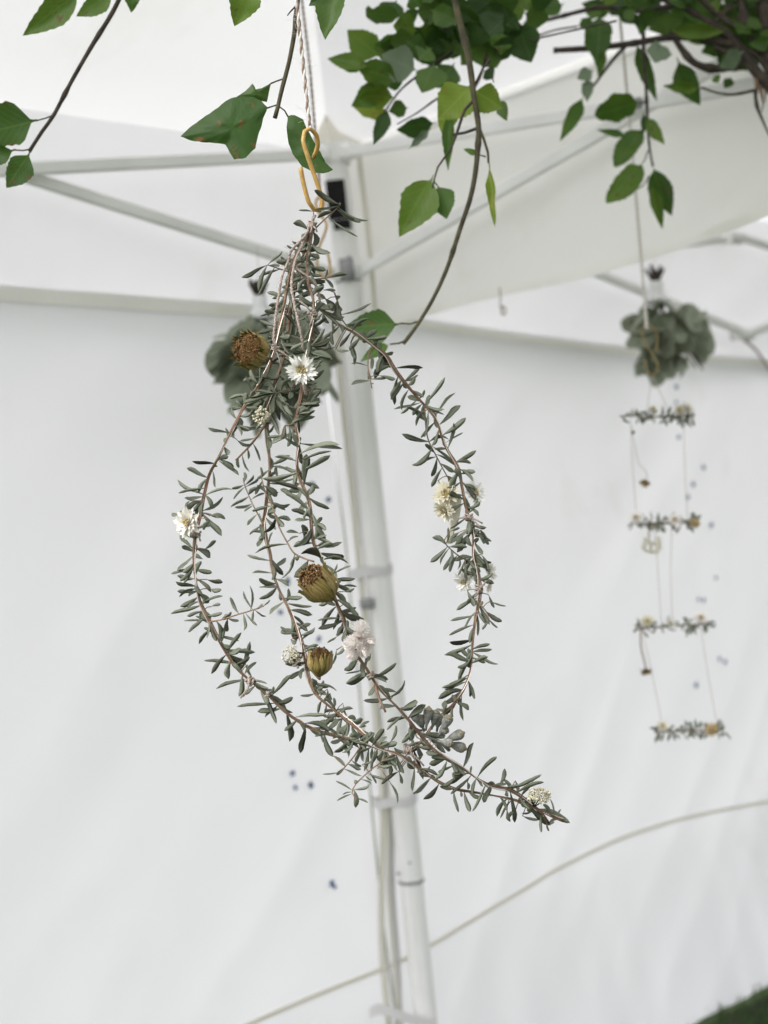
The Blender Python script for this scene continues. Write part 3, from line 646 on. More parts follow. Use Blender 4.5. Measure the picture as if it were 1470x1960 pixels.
region(320, 980, '''140 270 105 170 36;150 280 95 245 36;140 295 65 415 34;200 255 305 320 44;260 265 340 200 34;160 380 100 475 40;195 400 315 425 44;180 530 60 490 46;180 545 80 570 40;215 560 140 590 28;280 475 385 490 50;200 600 95 660 40;220 665 60 690 40;245 705 155 730 36;280 770 135 765 20;240 460 305 560 40;230 480 240 570 50;260 560 290 640 50;300 540 370 545 40;265 630 375 590 30;310 665 370 650 34;275 650 300 740 44;210 640 150 660 24;370 740 430 720 24;380 790 450 720 44;430 770 510 760 34;440 780 430 850 44;500 700 450 605 26;590 660 545 575 28;580 680 595 540 28;610 690 665 650 20;680 690 725 620 18;620 710 700 735 24;545 745 540 825 30;560 750 630 795 24;620 720 600 760 20;330 830 285 840 16;345 770 375 900 50;370 840 480 900 34;395 910 450 950 44;440 980 515 855 44;420 960 595 945 34;430 990 520 1080 56;530 1100 575 935 34;445 1080 265 1045 44;405 1010 325 1130 40;550 1060 590 1150 24;715 345 570 305 30;830 240 645 270 34;715 440 595 433 24;755 390 835 325 40;690 370 745 470 44;770 540 685 505 30;770 550 790 610 30;825 640 865 540 36;800 640 735 715 40;850 740 880 830 30;900 760 920 900 56;870 870 810 850 24;950 860 1045 812 36;930 830 1000 795 34;870 900 900 930 44;960 920 1070 960 36;690 240 740 150 20;1005 230 890 240 36;1045 230 1200 235 40;1070 280 1260 300 60;1070 330 965 270 80;1000 320 895 455 60;960 260 900 330 40;1110 330 1240 330 40;895 290 840 450 40;900 300 875 400 30;1190 440 1280 380 20;1195 470 1335 480 44;1230 520 1320 520 24;1240 560 1310 540 30;1200 550 1260 650 44;1230 600 1280 680 50;1280 640 1340 720 40;1300 700 1380 755 44;1250 740 1185 780 44;1230 800 1200 870 50;1195 875 1130 910 28;1200 830 1230 900 40;1235 920 1180 1010 34;1190 970 1165 1060 24;1270 780 1310 860 50;1060 50 1120 200 36;990 100 940 220 50;930 150 835 140 30;920 170 870 190 26;160 200 190 290 30;250 330 210 300 30;240 420 210 370 40''')
region(320, 640, '''430 690 305 662 26;420 740 420 660 36;400 790 450 840 40;430 720 410 770 40;490 740 580 775 32;500 650 525 700 24;370 890 430 860 40;390 900 500 985 26;270 1005 150 945 42;320 900 350 930 30;210 1115 85 1030 40;245 1070 100 1105 26;230 1130 130 1180 36;160 1170 130 1220 30;300 1145 430 1090 40;280 1130 320 1210 36;290 1250 375 1165 40;240 1180 250 1270 60;300 1275 405 1290 44;290 1260 385 1410 46;300 1310 260 1370 50;80 1265 35 1265 36;545 1040 540 965 26;550 1060 600 1000 30;560 1070 640 1010 24;520 1060 460 1080 24;520 1085 460 1150 30;560 1145 455 1195 34;600 1190 480 1215 22;610 1200 545 1240 28;620 1270 550 1330 20;600 1160 680 1120 22;640 1350 580 1390 22;665 1010 655 935 26;660 1030 625 1120 30;690 1060 760 1130 50;700 1080 740 1180 40;770 1165 855 1210 30;730 1210 600 1240 36;700 1230 600 1245 30;800 1280 870 1305 36;760 1250 820 1350 36;680 1320 640 1260 26;740 1290 700 1400 44;690 1400 660 1340 40;720 1370 650 1440 30;740 920 845 850 36;690 850 720 950 50;895 975 690 1010 40;960 1110 770 1050 44;900 1140 800 1090 44;1000 1260 880 1110 50;1000 1140 1145 1220 44;970 1070 1005 835 50;945 970 1135 820 56;930 900 1110 810 30;940 850 1165 765 24;970 770 1195 800 34;950 740 960 890 44;1010 1290 890 1240 70;1005 1300 895 1305 30;1030 1240 1120 1400 40;880 1080 930 1050 30;1040 1440 1055 1350 60;960 1430 950 1340 60;900 690 740 770 44;850 720 930 790 40;900 790 880 700 40;830 600 800 720 40;800 430 885 570 54;770 430 750 540 56;760 420 640 390 44;790 420 930 380 50;770 410 720 340 50;800 400 850 330 44;985 530 1075 450 50;1000 500 1085 395 44;920 620 1035 580 40;960 570 945 700 50;950 580 975 520 50;670 650 545 665 34;620 780 650 880 26;600 830 570 870 24;550 860 555 960 18;510 870 505 930 36;610 720 530 740 20;500 570 590 580 14;580 400 560 310 24;620 420 680 470 26;560 460 660 430 40;520 460 560 420 30;500 500 450 530 40;690 690 710 800 40;720 700 750 640 30;780 700 720 720 24;780 1020 770 940 30;700 1000 760 960 30;740 1050 830 1030 30''')
region(320, 340, '''1165 160 1055 90 46;1190 190 1050 220 20;1030 240 930 232 20;1165 240 1065 280 40;1210 210 1360 310 36;1205 230 1340 295 44;1150 300 1310 400 20;1220 215 1215 180 20;1000 375 895 320 44;965 380 955 440 36;1030 385 1030 485 50;1040 460 1130 525 44;940 460 900 540 40;705 600 820 525 36;695 625 550 690 40;720 605 800 630 30;690 640 635 760 34;790 660 650 690 34;740 680 670 800 34;860 650 820 555 40;870 550 780 610 36;900 580 960 560 50;960 590 1030 545 24;985 580 1050 570 34;955 625 1020 630 50;840 750 925 710 36;890 770 990 765 40;960 670 1080 690 30;1115 705 1245 685 40;1105 700 1125 650 24;1110 745 1165 770 34;1040 790 1100 750 50;1100 790 1180 795 24;905 780 950 820 40;830 800 740 855 30;950 870 880 930 44;1070 870 1100 930 50;1110 850 1170 950 60;1180 830 1200 860 36;1195 880 1190 970 36;1215 880 1225 990 34;1230 870 1230 940 24;1240 960 1400 925 24;1200 1030 1230 1080 44;1150 1010 1180 1080 24;1165 1075 1165 1170 34;1310 1060 1405 1000 40;1250 1110 1320 1070 44;1290 1160 1330 1290 46;1180 1195 1010 1205 36;1185 1210 1275 1215 34;1140 1160 1130 1210 36;1020 1190 1150 1130 56;1000 1240 1160 1280 60;880 1230 980 1215 50;990 1160 870 1110 40;865 950 860 1110 44;810 820 800 900 30;760 910 770 960 36;1060 1000 1060 1100 50;1060 970 1080 880 44;940 520 960 470 50;900 560 860 620 40;1120 860 1060 830 40;1150 880 1210 930 44;1090 960 1130 1030 36''')
rf = random.Random(21)
def fill(strands, v0, v1, n, spread, l0, l1):
    for i in range(n):
        s = rf.choice(strands)
        c = [p for p in s if v0 <= p[1] <= v1]
        if len(c) < 2: continue
        k = rf.randrange(len(c) - 1); t = rf.random()
        u = c[k][0] + (c[k+1][0] - c[k][0]) * t; v = c[k][1] + (c[k+1][1] - c[k][1]) * t
        a = rf.uniform(0, 6.283); L = rf.uniform(l0, l1)
        LEAVES.append((u + rf.uniform(-spread, spread), v + rf.uniform(-spread, spread), u + math.cos(a) * L, v + math.sin(a) * L * .8 + 6, rf.uniform(7, 12.5)))
fill([S1, S2, S3], 560, 830, 160, 15, 22, 46)
fill([S1, S2, S3, S4], 440, 600, 40, 9, 20, 40)
fill([S4], 560, 700, 22, 8, 20, 40)
fill([S1, S2, S3, S4], 470, 560, 20, 6, 20, 38)
fill([S2], 1340, 1435, 22, 6, 18, 36)
fill([S4], 990, 1140, 18, 6, 18, 36)
fill([S4, S3], 1380, 1440, 10, 5, 20, 36)
fill([S1, S3], 1430, 1580, 26, 4, 20, 36)
fill([S1], 1390, 1450, 24, 5, 20, 38)
fill([S1], 820, 1430, 54, 3, 26, 44)
fill([S2], 1040, 1340, 30, 3, 24, 40)
fill([S3], 830, 1390, 56, 3, 26, 44)
fill([S4], 640, 1380, 62, 3, 24, 42)
fill([S2], 880, 1040, 14, 6, 20, 36)
LEAVES.sort(key=lambda a: -math.hypot(a[2] - a[0], a[3] - a[1]) * a[4])
petioles = MB(); rest = MB()
rl = random.Random(77)
for i, (bu, bv, tu, tv, w) in enumerate(LEAVES):
    q = depth_near(bu, bv, ALL)
    d = q[1]
    if q[0] < 16: bu, bv = q[2], q[3]
    base = P(bu, bv, d)
    Lpx = math.hypot(tu - bu, tv - bv); L = Lpx * px(d)
    dz = rl.uniform(-.45, .45) * L
    ex = rl.uniform(.98, 1.18); tip = P(bu + (tu - bu) * ex, bv + (tv - bv) * ex, d + dz)
    if q[0] >= 16:
        sp = P(q[2], q[3], d); petioles.add(tube(spline([sp, sp.lerp(base, .5) + Vector((0, 0, .001)), base], .004), .0004, 4))
    roll = rl.uniform(-.75, .75)
    if rl.random() < .25: roll += math.pi
    W = w * px(d) / max(.72, abs(math.cos(roll))) * rl.uniform(.62, .98)
    M = leaf_matrix(base, tip, W, roll)
    me = NARROW[rl.randrange(len(NARROW))]
    if i < 300:
        link('leaf', me, M, STEM_OF[id(q[4])])
    else:
        k = len(rest.V); rest.V += [M @ v.co for v in me.vertices]; rest.F += [tuple(x + k for x in p.vertices) for p in me.polygons]
rest.obj('small_leaves', M_dleaf, wreath, kind='stuff')
petioles.obj('leaf_stalks', M_dstem, wreath, kind='stuff')

# twine on the wreath ---------------------------------------------------
def twist2(mb1, mb2, pts, r=.0011, turns=170):
    mb1.add(tube(helix(pts, r * .75, turns, 0), r, 6)); mb2.add(tube(helix(pts, r * .75, turns, math.pi), r, 6))
def fuzz(mb, pts, n, length, rr):
    for i in range(n):
        p = pts[rr.randrange(len(pts))]; d = Vector((rr.gauss(0, 1), rr.gauss(0, 1), rr.gauss(0, 1))).normalized()
        e = Vector((rr.gauss(0, 1), rr.gauss(0, 1), rr.gauss(0, 1))) * length * .3
        mb.add(tube([p, p + d * length * .5, p + d * length + e], .00010, 3, False))
rz = random.Random(4)
def tw(uvd, name='twine', r=.00085, mat=(M_twine, M_twineb), parent=None, nf=0):
    pts = spline([P(*q) for q in uvd], .0022)
    mb = MB(); mb.add(tube(helix(pts, r * .75, 150, 0), r, 6)); mb.add(tube(helix(pts, r * .75, 150, math.pi), r, 6))
    if nf: fuzz(mb, pts, nf, .006, rz)
    return mb.obj(name, mat[0], parent)
tw([(604,412,1.25),(592,432,1.247),(586,449,1.24),(570,466,1.236),(557,481,1.236),(552,500,1.236),(540,528,1.225),(533,570,1.215),(527,612,1.205),(524,650,1.2),(527,668,1.2),(522,690,1.2)], parent=wreath, nf=60)
tw([(600,415,1.25),(590,440,1.245),(578,470,1.236),(565,500,1.225),(558,545,1.20),(565,590,1.19),(573,626,1.185),(578,650,1.185),(580,668,1.187)], parent=wreath, nf=60)
tw([(576,505,1.23),(566,512,1.222),(578,522,1.22),(590,530,1.22),(605,548,1.225),(612,575,1.23),(606,600,1.23)], parent=wreath, nf=20)
def wrap(u, v, rad, tang, turns=3, tails=((-12, 26),), r=.0009):
    """a few turns of twine round a stem, with loose ends"""
    q = depth_near(u, v); d = q[1]; u, v = q[2], q[3]; c = P(u, v, d); rad = min(rad, .0032); t = imgdir(tang[0], tang[1], 0); M = axis_frame(t)
    pts = [c + M @ Vector((rad * math.cos(a), rad * math.sin(a), (a / 6.283 - turns / 2) * r * 1.5 + r * .8 * math.sin(a * 1.7))) for a in [k * .35 for k in range(int(turns * 18))]]
    mb = MB().add(tube(pts, r, 5))
    for dx, dy in tails:
        e = P(u + dx, v + dy, d - .006); k = c - FW * rad
        mb.add(tube(spline([k, k.lerp(e, .5) + Vector((.001, -.001, 0)), e], .003), r * .9, 5))
    k = c - FW * (rad + .0008)
    for _ in range(3): mb.add(blob(k + Vector((rz.uniform(-.0015, .0015), 0, rz.uniform(-.0015, .0015))), r * 1.6, .3))
    mb.obj('twine_tie', M_twine, wreath)
wrap(480, 1302, .0032, (.75, .65), 5, ((-19, 33), (-14, 30)))
wrap(512, 1331, .0030, (.75, .65), 2, ())
wrap(708, 1294, .0032, (.6, .8), 3, ())
wrap(898, 990, .0050, (.1, 1), 4, ((26, 12), (-22, 2), (22, 22)))
wrap(921, 1127, .0060, (0, 1), 5, ((14, -16), (-8, 16)))
wrap(604, 602, .0040, (.5, .8), 4, ((-6, 22), (-26, -26)))
wrap(582, 532, .0050, (.8, .5), 5, ((-24, -14), (14, 8)))
wrap(597, 432, .0038, (-.3, 1), 5, ((10, 12), (-4, 16)))
wrap(512, 807, .0045, (.05, 1), 3, ((10, -18),))
wrap(784, 1440, .0055, (1, .1), 6, ((-20, 30), (20, 34), (30, 30)))
wrap(388, 1025, .0045, (-.2, 1), 4, ((8, 14),))
wrap(527, 668, .0035, (-.3, 1), 4, ((28, 18), (12, 40)))
# pale wire coil near the crossing
c = [P(795 + 42 * t + 7 * math.sin(t * 26), 1400 + 36 * t + 6 * math.cos(t * 26), 1.222 + .006 * math.cos(t * 26)) for t in [k / 60 for k in range(61)]]
MB().add(tube(c, .00055, 5)).obj('wire', M_wire, wreath)

# flowers on the wreath ---------------------------------------------------
def petal_vf(L, W, curl, cup=.15):
    rows = [(0, .35), (.3, .85), (.6, 1.0), (.85, .6), (1, .05)]; V = []; Fc = []
    for t, w in rows:
        for a in (-1, 0, 1): V.append(Vector((t * L, a * W / 2 * w, curl * L * t * t + cup * W * abs(a) * w)))
    for i in range(4):
        for k in range(2): q = i * 3 + k; Fc.append((q, q + 1, q + 4, q + 3))
    return V, Fc
def daisy(c, axis, rad, mat, owner=None, name='flower', layers=((.25, 24, 1.0), (.65, 22, .88), (1.1, 16, .6)), wid=.26, centre=.30, cmat=None, seed=1):
    rr = random.Random(seed); M = Matrix.Translation(c) @ axis_frame(axis, rr.uniform(0, 6))
    mb = MB()
    for li, (el, nn, ls) in enumerate(layers):
        for k in range(nn):
            L = rad * ls * rr.uniform(.82, 1.12); e = el * .6 + rr.uniform(-.16, .2)
            m = Matrix.Rotation(2 * math.pi * (k + .5 * li) / nn + rr.uniform(-.1, .1), 4, 'Z') @ Matrix.Rotation(-e, 4, 'Y') @ Matrix.Rotation(rr.uniform(-.3, .3), 4, 'X')
            mb.add(xf(petal_vf(L, rad * wid, rr.uniform(-.12, .22)), M @ m))
    o = mb.obj(name, mat, owner)
    if centre:
        cb = MB()
        for k in range(26):
            a = rr.uniform(0, 6.28); q = math.sqrt(rr.random()) * rad * centre
            cb.add(blob(M @ Vector((q * math.cos(a), q * math.sin(a), rad * .22 + rr.uniform(0, .08) * rad)), rad * .075))
        cb.obj('flower_centre', cmat or M_yel, o)
    return o
def dd(u, v, off): return P(u, v, depth_near(u, v)[1] + off)
S = px(1.2)
daisy(dd(577, 708, -.016), imgdir(-.05, .12, 1), 31 * S, M_petal, wreath, seed=3, wid=.24)
st = MB().add(tube(spline([dd(577, 712, -.014), dd(581, 735, -.010), dd(586, 756, -.006)]), .0016, 6)); st.obj('flower_stalk', M_twine, wreath)
daisy(dd(361, 1000, -.012), imgdir(-.55, -.1, .85), 31 * S, M_petal, wreath, seed=5, wid=.34, centre=.2)
daisy(dd(856, 946, .008), imgdir(-.5, -.2, .7), 32 * S, M_cream_fl, wreath, seed=6, centre=.3)
daisy(dd(906, 944, .010), imgdir(.5, -.3, .6), 30 * S, M_petal, wreath, seed=7)
daisy(dd(852, 976, .006), imgdir(-.6, .4, .6), 27 * S, M_cream_fl, wreath, seed=8)
daisy(dd(897, 1098, .010), imgdir(-.3, -.4, .6), 22 * S, M_petal, wreath, seed=9, centre=0)
daisy(dd(890, 1113, .006), imgdir(-.6, .3, .7), 25 * S, M_petal, wreath, seed=10, centre=.25)
daisy(dd(936, 1095, .010), imgdir(.7, -.3, .5), 22 * S, M_petal, wreath, seed=11, centre=0)
daisy(dd(934, 1124, .008), imgdir(.7, .2, .4), 13 * S, M_pink, wreath, seed=12, centre=0)
# pale stalk bundle below the right hand flowers
mb = MB()
for k in range(4): mb.add(tube(spline([dd(862 + k * 6, 955, .012), dd(868 + k * 3, 985, .012), dd(862 + k * 2, 1010, .012), dd(856 + k * 2, 1040, .014)]), .0016, 5))
mb.obj('flower_stalk', M_cream_fl, wreath)
# pinkish fluffy buds
def bud(c, axis, L, mat, seed):
    rr = random.Random(seed); M = Matrix.Translation(c) @ axis_frame(axis); mb = MB()
    for k in range(84):
        lay = k / 84.0; e = 1.5 - 1.35 * lay; a = k * 2.4
        m = Matrix.Translation((0, 0, -L * .12 * lay)) @ Matrix.Rotation(a, 4, 'Z') @ Matrix.Translation((L * .16 * lay, 0, 0)) @ Matrix.Rotation(-e + rr.uniform(-.12, .12), 4, 'Y')
        mb.add(xf(petal_vf(L * (.80 - .28 * lay), L * .15, rr.uniform(.05, .25), .25), M @ m))
    return mb.obj('flower_bud', mat, wreath)
for k, (u, v, dx, dy, L) in enumerate(((690,1206,.15,-.9,30), (676,1232,-.85,-.1,30), (694,1240,.25,.5,30), (677,1250,-.7,.5,24), (703,1226,.6,.2,26), (688,1222,0,-.2,26))):
    bud(dd(u, v, -.013), imgdir(dx, dy, .55), L * S, M_pink, 30 + k)
# cream floret clusters
def cluster(u, v, ru, rv, n, mat, off, seed, axis, r=3.4):
    rr = random.Random(seed); d = depth_near(u, v)[1] + off; mb = MB()
    for k in range(n):
        a = rr.uniform(0, 6.28); q = math.sqrt(rr.random()); x = u + ru * q * math.cos(a); y = v + rv * q * math.sin(a)
        z = d - (1 - q * q) * .006 + rr.uniform(-.003, .003); c = P(x, y, z)
        for j in range(3): mb.add(blob(c + Vector((rr.gauss(0, 1), rr.gauss(0, 1), rr.gauss(0, 1))) * r * S * .45, r * S * rr.uniform(.75, 1.1), .4))
    o = mb.obj('floret_cluster', mat, wreath)
    s2 = MB()
    for k in range(7):
        x = u + rr.uniform(-.7, .7) * ru; y = v + rr.uniform(-.7, .7) * rv; b = depth_near(u, v)
        s2.add(tube(spline([P(b[2], b[3], b[1]), P((x + b[2]) / 2, (y + b[3]) / 2 + 3, d), P(x, y, d)], .004), .0005, 4))
    s2.obj('floret_stalks', M_gstem, o)
cluster(500, 796, 15, 17, 60, M_cream_fl, -.045, 51, None, 2.3)
cluster(559, 1254, 20, 18, 70, M_cream_fl, -.008, 52, None, 2.0)
cluster(1031, 1523, 22, 15, 80, M_cream_fl, -.006, 53, None, 2.3)
cluster(1318 - 750, 1283 - 13, 10, 8, 8, M_twine, -.006, 54, None, 2.6)
# ochre flower heads with brown fluff
def bract_mesh(h, Rm, W, flare, seed):
    rr = random.Random(seed); V = []; Fc = []
    k_ = rr.uniform(.86, 1.05); rows = [(0, .12, .35), (.15, .55, .62), (.35, .92, .92), (.55 * k_, 1.03, 1.0), (.75 * k_, 1.0, .86), (.9 * k_, .97 + flare * .5, .5), (1.0 * k_, .96 + flare, .04)]
    for t, r, w in rows:
        for a in (-1, 0, 1):
            ang = a * W * w * .5 / max(.3, r); rad = Rm * r * (1 - .02 * abs(a)) + (.0013 if a == 0 else 0)
            V.append(Vector((rad * math.cos(ang), rad * math.sin(ang), h * t)))
    for i in range(len(rows) - 1):
        for k in range(2): q = i * 3 + k; Fc.append((q, q + 1, q + 4, q + 3))
    return mesh('bract', V, Fc, M_bract)
def head(u, v, off, axis, size, fl, seed, rw=.5, nb=15):
    rr = random.Random(seed); d = depth_near(u, v)[1] + off; h = size * S; Rm = h * rw
    M = Matrix.Translation(P(u, v, d)) @ axis_frame(axis, rr.uniform(0, 6)) @ Matrix.Translation((0, 0, -h * .55))
    core = MB()
    V, Fc = lathe([(Rm * .10, -h * .04), (Rm * .5, h * .10), (Rm * .82, h * .30), (Rm * .90, h * .55), (Rm * .70, h * .72), (Rm * .3, h * .80)], 14)
    core.add(xf((V, Fc), M)); o = core.obj('flower_head', M_brown, wreath)
    fb = MB()
    for k in range(420):
        a = rr.uniform(0, 6.28); q = math.sqrt(rr.random()); z = h * (.80 + .22 * (1 - q * q)) + rr.uniform(-.06, .05) * h
        lump = .06 * math.sin(a * 3) * h
        fb.add(blob(M @ Vector((q * Rm * .94 * math.cos(a), q * Rm * .94 * math.sin(a), z + lump)), h * rr.uniform(.014, .034), .6))
    fb.obj('seed_fluff', M_brown, o, kind='stuff')
    bm = [bract_mesh(h, Rm, .40, f, seed + j) for j, f in enumerate((fl, fl + .12, fl - .10, fl + .05, fl + .2, fl - .04))]
    for layer in range(2):
        for k in range(nb):
            mm = M @ Matrix.Rotation(2 * math.pi * (k + .5 * layer) / nb + rr.uniform(-.12, .12), 4, 'Z') @ Matrix.Scale(1.0 + .05 * layer, 4) @ Matrix.Rotation(rr.uniform(-.05, .05), 4, 'Y')
            if layer: mm = mm @ Matrix.Scale(rr.uniform(.72, .9), 4, (0, 0, 1))
            link('bract', bm[rr.randrange(6)], mm, o)
    V, Fc = tube(spline([M @ Vector((0, 0, 0)), M @ Vector((0, 0, -h * .12)), P(*(lambda b: (b[2], b[3], b[1]))(depth_near(*(lambda b: (u + (u - b[0]) * 0, v))((u, v)))))], .004), .0013, 6)
    MB().add((V, Fc)).obj('flower_stalk', M_dstem, o)
head(481, 672, -.030, imgdir(-.50, -.22, .85), 56, .10, 61, .56)
head(610, 1118, -.024, imgdir(-.62, -.66, .42), 74, .04, 62, .38)
head(612, 1266, -.022, imgdir(.02, -1, .10), 54, -.04, 63, .40)
# gumnuts
def gumnut(bu, bv, tu, tv, w, off, seed):
    d = depth_near(790, 1400)[1] + off; b = P(bu, bv, d); t = P(tu, tv, d - .004); ax = t - b; L = ax.length; r = w * S / 2
    M = Matrix.Translation(b) @ axis_frame(ax)
    V, Fc = lathe([(r * .22, 0), (r * .26, L * .22), (r * .55, L * .38), (r * .92, L * .62), (r * 1.0, L * .80), (r * .93, L * .84)], 10)
    o = MB().add(xf((V, Fc), M)).obj('gumnut', M_gum, wreath)
    V, Fc = lathe([(r * .93, L * .84), (r * .8, L * .90), (r * .35, L * .97), (r * .08, L * 1.03)], 10)
    MB().add(xf((V, Fc), M)).obj('gumnut_cap', M_gumtip, o)
for k, a in enumerate(((815,1398,821,1352,19), (826,1396,836,1358,19), (836,1400,842,1366,20), (842,1406,862,1368,21), (845,1420,889,1402,21), (848,1420,893,1434,21), (838,1418,868,1424,18), (812,1400,800,1368,22), (808,1398,782,1398,19), (806,1392,790,1364,18), (838,1408,856,1392,20))):
    gumnut(*a, .002 + .004 * (k % 3), 70 + k)
MB().add(tube(spline([dd(806, 1404, .002), dd(826, 1412, .004), dd(842, 1420, .002), dd(860, 1436, .004)]), .0016, 6)).obj('gumnut_stalk', M_gum, wreath)

# ------------------------------------------------------------------ hooks and hanging twine
def hook(uvd, r, label, name='wire_hook', mat=None):
    pts = spline([P(*q) for q in uvd], .004)
    o = MB().add(tube(pts, r, 9)).obj(name, mat or M_gold)
    o['label'] = label; o['category'] = 'hook'; return o
hook([(600,302,1.262),(608,280,1.258),(606,260,1.255),(593,246,1.25),(583,252,1.247),(580,267,1.245),(586,290,1.245),(598,325,1.248),(610,360,1.25),(616,384,1.252),(612,403,1.25),(601,401,1.246),(591,387,1.243),(582,356,1.24),(575,320,1.238)], .0020, 'tan wire hook in sharp focus holding the top of the big wreath')
hook([(617,405,2.0),(620,388,2.0),(612,376,2.0),(604,388,2.0),(612,410,2.0),(625,428,2.0),(620,451,2.0),(612,470,2.0),(607,495,2.0),(611,521,2.0),(622,533,2.0),(632,521,2.0),(631,502,2.0),(627,484,2.0)], .0019, 'blurred tan wire hook beside the grey leg, just behind the wreath top')
hook([(1256,674,2.3),(1258,650,2.3),(1252,628,2.3),(1240,621,2.3),(1232,627,2.3),(1229,641,2.3),(1238,662,2.3),(1251,681,2.3),(1259,704,2.3),(1249,719,2.3),(1238,710,2.3),(1234,688,2.3)], .0013, 'blurred tan wire hook in front of the right-hand leaf bunch', mat=M_gold2)
def hanging(uvd, r, label, mats, nf=0):
    pts = spline([P(*q) for q in uvd], .003)
    o = root('hanging_twine', P(*uvd[-1]), label, 'twine')
    MB().add(tube(helix(pts, r * .8, 60, 0), r, 6)).obj('strand', mats[0], o)
    mb = MB().add(tube(helix(pts, r * .8, 60, math.pi), r, 6))
    mb.obj('strand', mats[1], o)
    if nf:
        f = MB(); fuzz(f, pts, nf, .008, rz); f.obj('loose_fibres', mats[0], o, kind='stuff')
    k = MB(); c = P(*uvd[-1])
    for i in range(5): k.add(blob(c + Vector((rz.uniform(-1, 1), rz.uniform(-1, 1), rz.uniform(-1.5, 1))) * r * 1.3, r * 1.3, .3))
    k.obj('knot', mats[0], o)
hanging([(552,-200,1.25),(568,0,1.25),(576,80,1.25),(584,160,1.25),(591,225,1.25),(594,244,1.25)], .00115, 'twisted beige and brown twine running up from the sharp tan hook', (M_twinew, M_twineb), 120)
hanging([(560,-160,2.0),(578,0,2.0),(592,120,2.0),(601,225,2.0),(610,330,2.0),(612,378,2.0)], .0013, 'blurred twine just behind the beige and brown twine', (M_twine, M_twineb))
o_ = hanging([(1186,30,2.3),(1193,100,2.3),(1204,220,2.3),(1213,330,2.3),(1226,480,2.3),(1236,600,2.3),(1237,624,2.3)], .0017, 'pale twine hanging from the leafy bundle down to the right-hand mobile', (M_twinew, M_twinew))

# ------------------------------------------------------------------ leafy branches overhead
BROAD = {k: [broad_leaf_mesh(300 + 10 * j + i, m, fat=f) for i in range(5)] for j, (k, m, f) in enumerate((('g', M_green, 1), ('d', M_gdark, 1), ('y', M_gyel, 1), ('p', M_gpale, 1), ('r', M_green, 1.3)))}
rb = random.Random(9)
def bleaf(owner, bu, bv, tu, tv, w, d, kind='g', roll=None, var=None):
    base = P(bu, bv, d); L = math.hypot(tu - bu, tv - bv) * px(d)
    tip = P(tu, tv, d + rb.uniform(-.3, .3) * L)
    roll = rb.uniform(-.6, .6) if roll is None else roll
    M = leaf_matrix(base, tip, w * px(d) / max(.6, abs(math.cos(roll))), roll)
    link('leaf', BROAD[kind][rb.randrange(5) if var is None else var], M, owner)
def branch(label, stems, leaves, d, name='leafy_branch'):
    o = root(name, P(stems[0][0][0][0], stems[0][0][0][1], d), label, 'branch')
    for i, (uv, w0, w1, mat) in enumerate(stems):
        pts = spline([P(u, v, d + (q[0] if q else 0)) for (u, v, *q) in uv], .008)
        r0, r1 = w0 * px(d) / 2, w1 * px(d) / 2
        def rad(t, r0=r0, r1=r1, n=len(pts)):
            return (r0 + (r1 - r0) * t) * (1 + .38 * max(0, math.sin(t * 27)) ** 30 + .10 * fbm(t * 40, r0 * 900))
        MB().add(tube(pts, rad, 8)).obj('stem' if i == 0 else 'twig', mat, o)
    for l in leaves:
        bleaf(o, *l[:5], d + (l[6] if len(l) > 6 else rb.uniform(-.03, .03)), l[5] if len(l) > 5 else 'g', l[7] if len(l) > 7 else None)
    return o
branch('green leafy twig hanging at the upper left corner', [
    ([(330,-190),(255,-60),(225,5),(207,38),(180,81),(140,150),(103,220),(81,251),(56,290)], 11, 7, M_bark),
    ([(103,220),(88,226),(70,231)], 3, 2.5, M_gstem), ([(60,285),(45,288),(26,287)], 3, 2.5, M_gstem), ([(58,288),(55,296)], 3, 2.5, M_gstem),
    ([(190,-40),(160,-14),(148,-4)], 3, 2.5, M_gstem), ([(240,-30),(215,-12)], 3, 2.5, M_gstem)],
    [(72,230,-42,262,84,'g',0,.2), (30,286,-40,318,40,'g',0,.5), (58,290,14,360,52,'g',-.01,.3), (158,-18,42,62,54,'g',.01,.2), (222,-18,148,32,40,'g',0,.3), (262,-40,250,20,36,'g',.02,.2)], 1.45)
CT = branch('short green twig with brown-spotted leaves beside the sharp twine', [
    ([(584,-150),(575,-60),(569,10),(564,60),(553,120),(541,165),(531,208),(526,226)], 11, 8, M_gstem),
    ([(545,150),(530,155),(518,160)], 3, 3, M_gstem), ([(533,200),(520,204),(508,208)], 3, 3, M_gstem), ([(536,205),(545,212),(551,223)], 3, 3, M_gstem),
    ([(566,12),(556,22),(550,30)], 4, 2, M_bark), ([(572,-30),(520,-50),(478,-40)], 3, 2.5, M_gstem), ([(575,-60),(620,-60),(645,-40)], 3, 2.5, M_gstem)],
    [(480,-45,446,46,62,'g',0,.2), (650,-40,624,80,54,'d',.01,.3), (650,-25,592,12,36,'d',.02,.3)], 1.27)
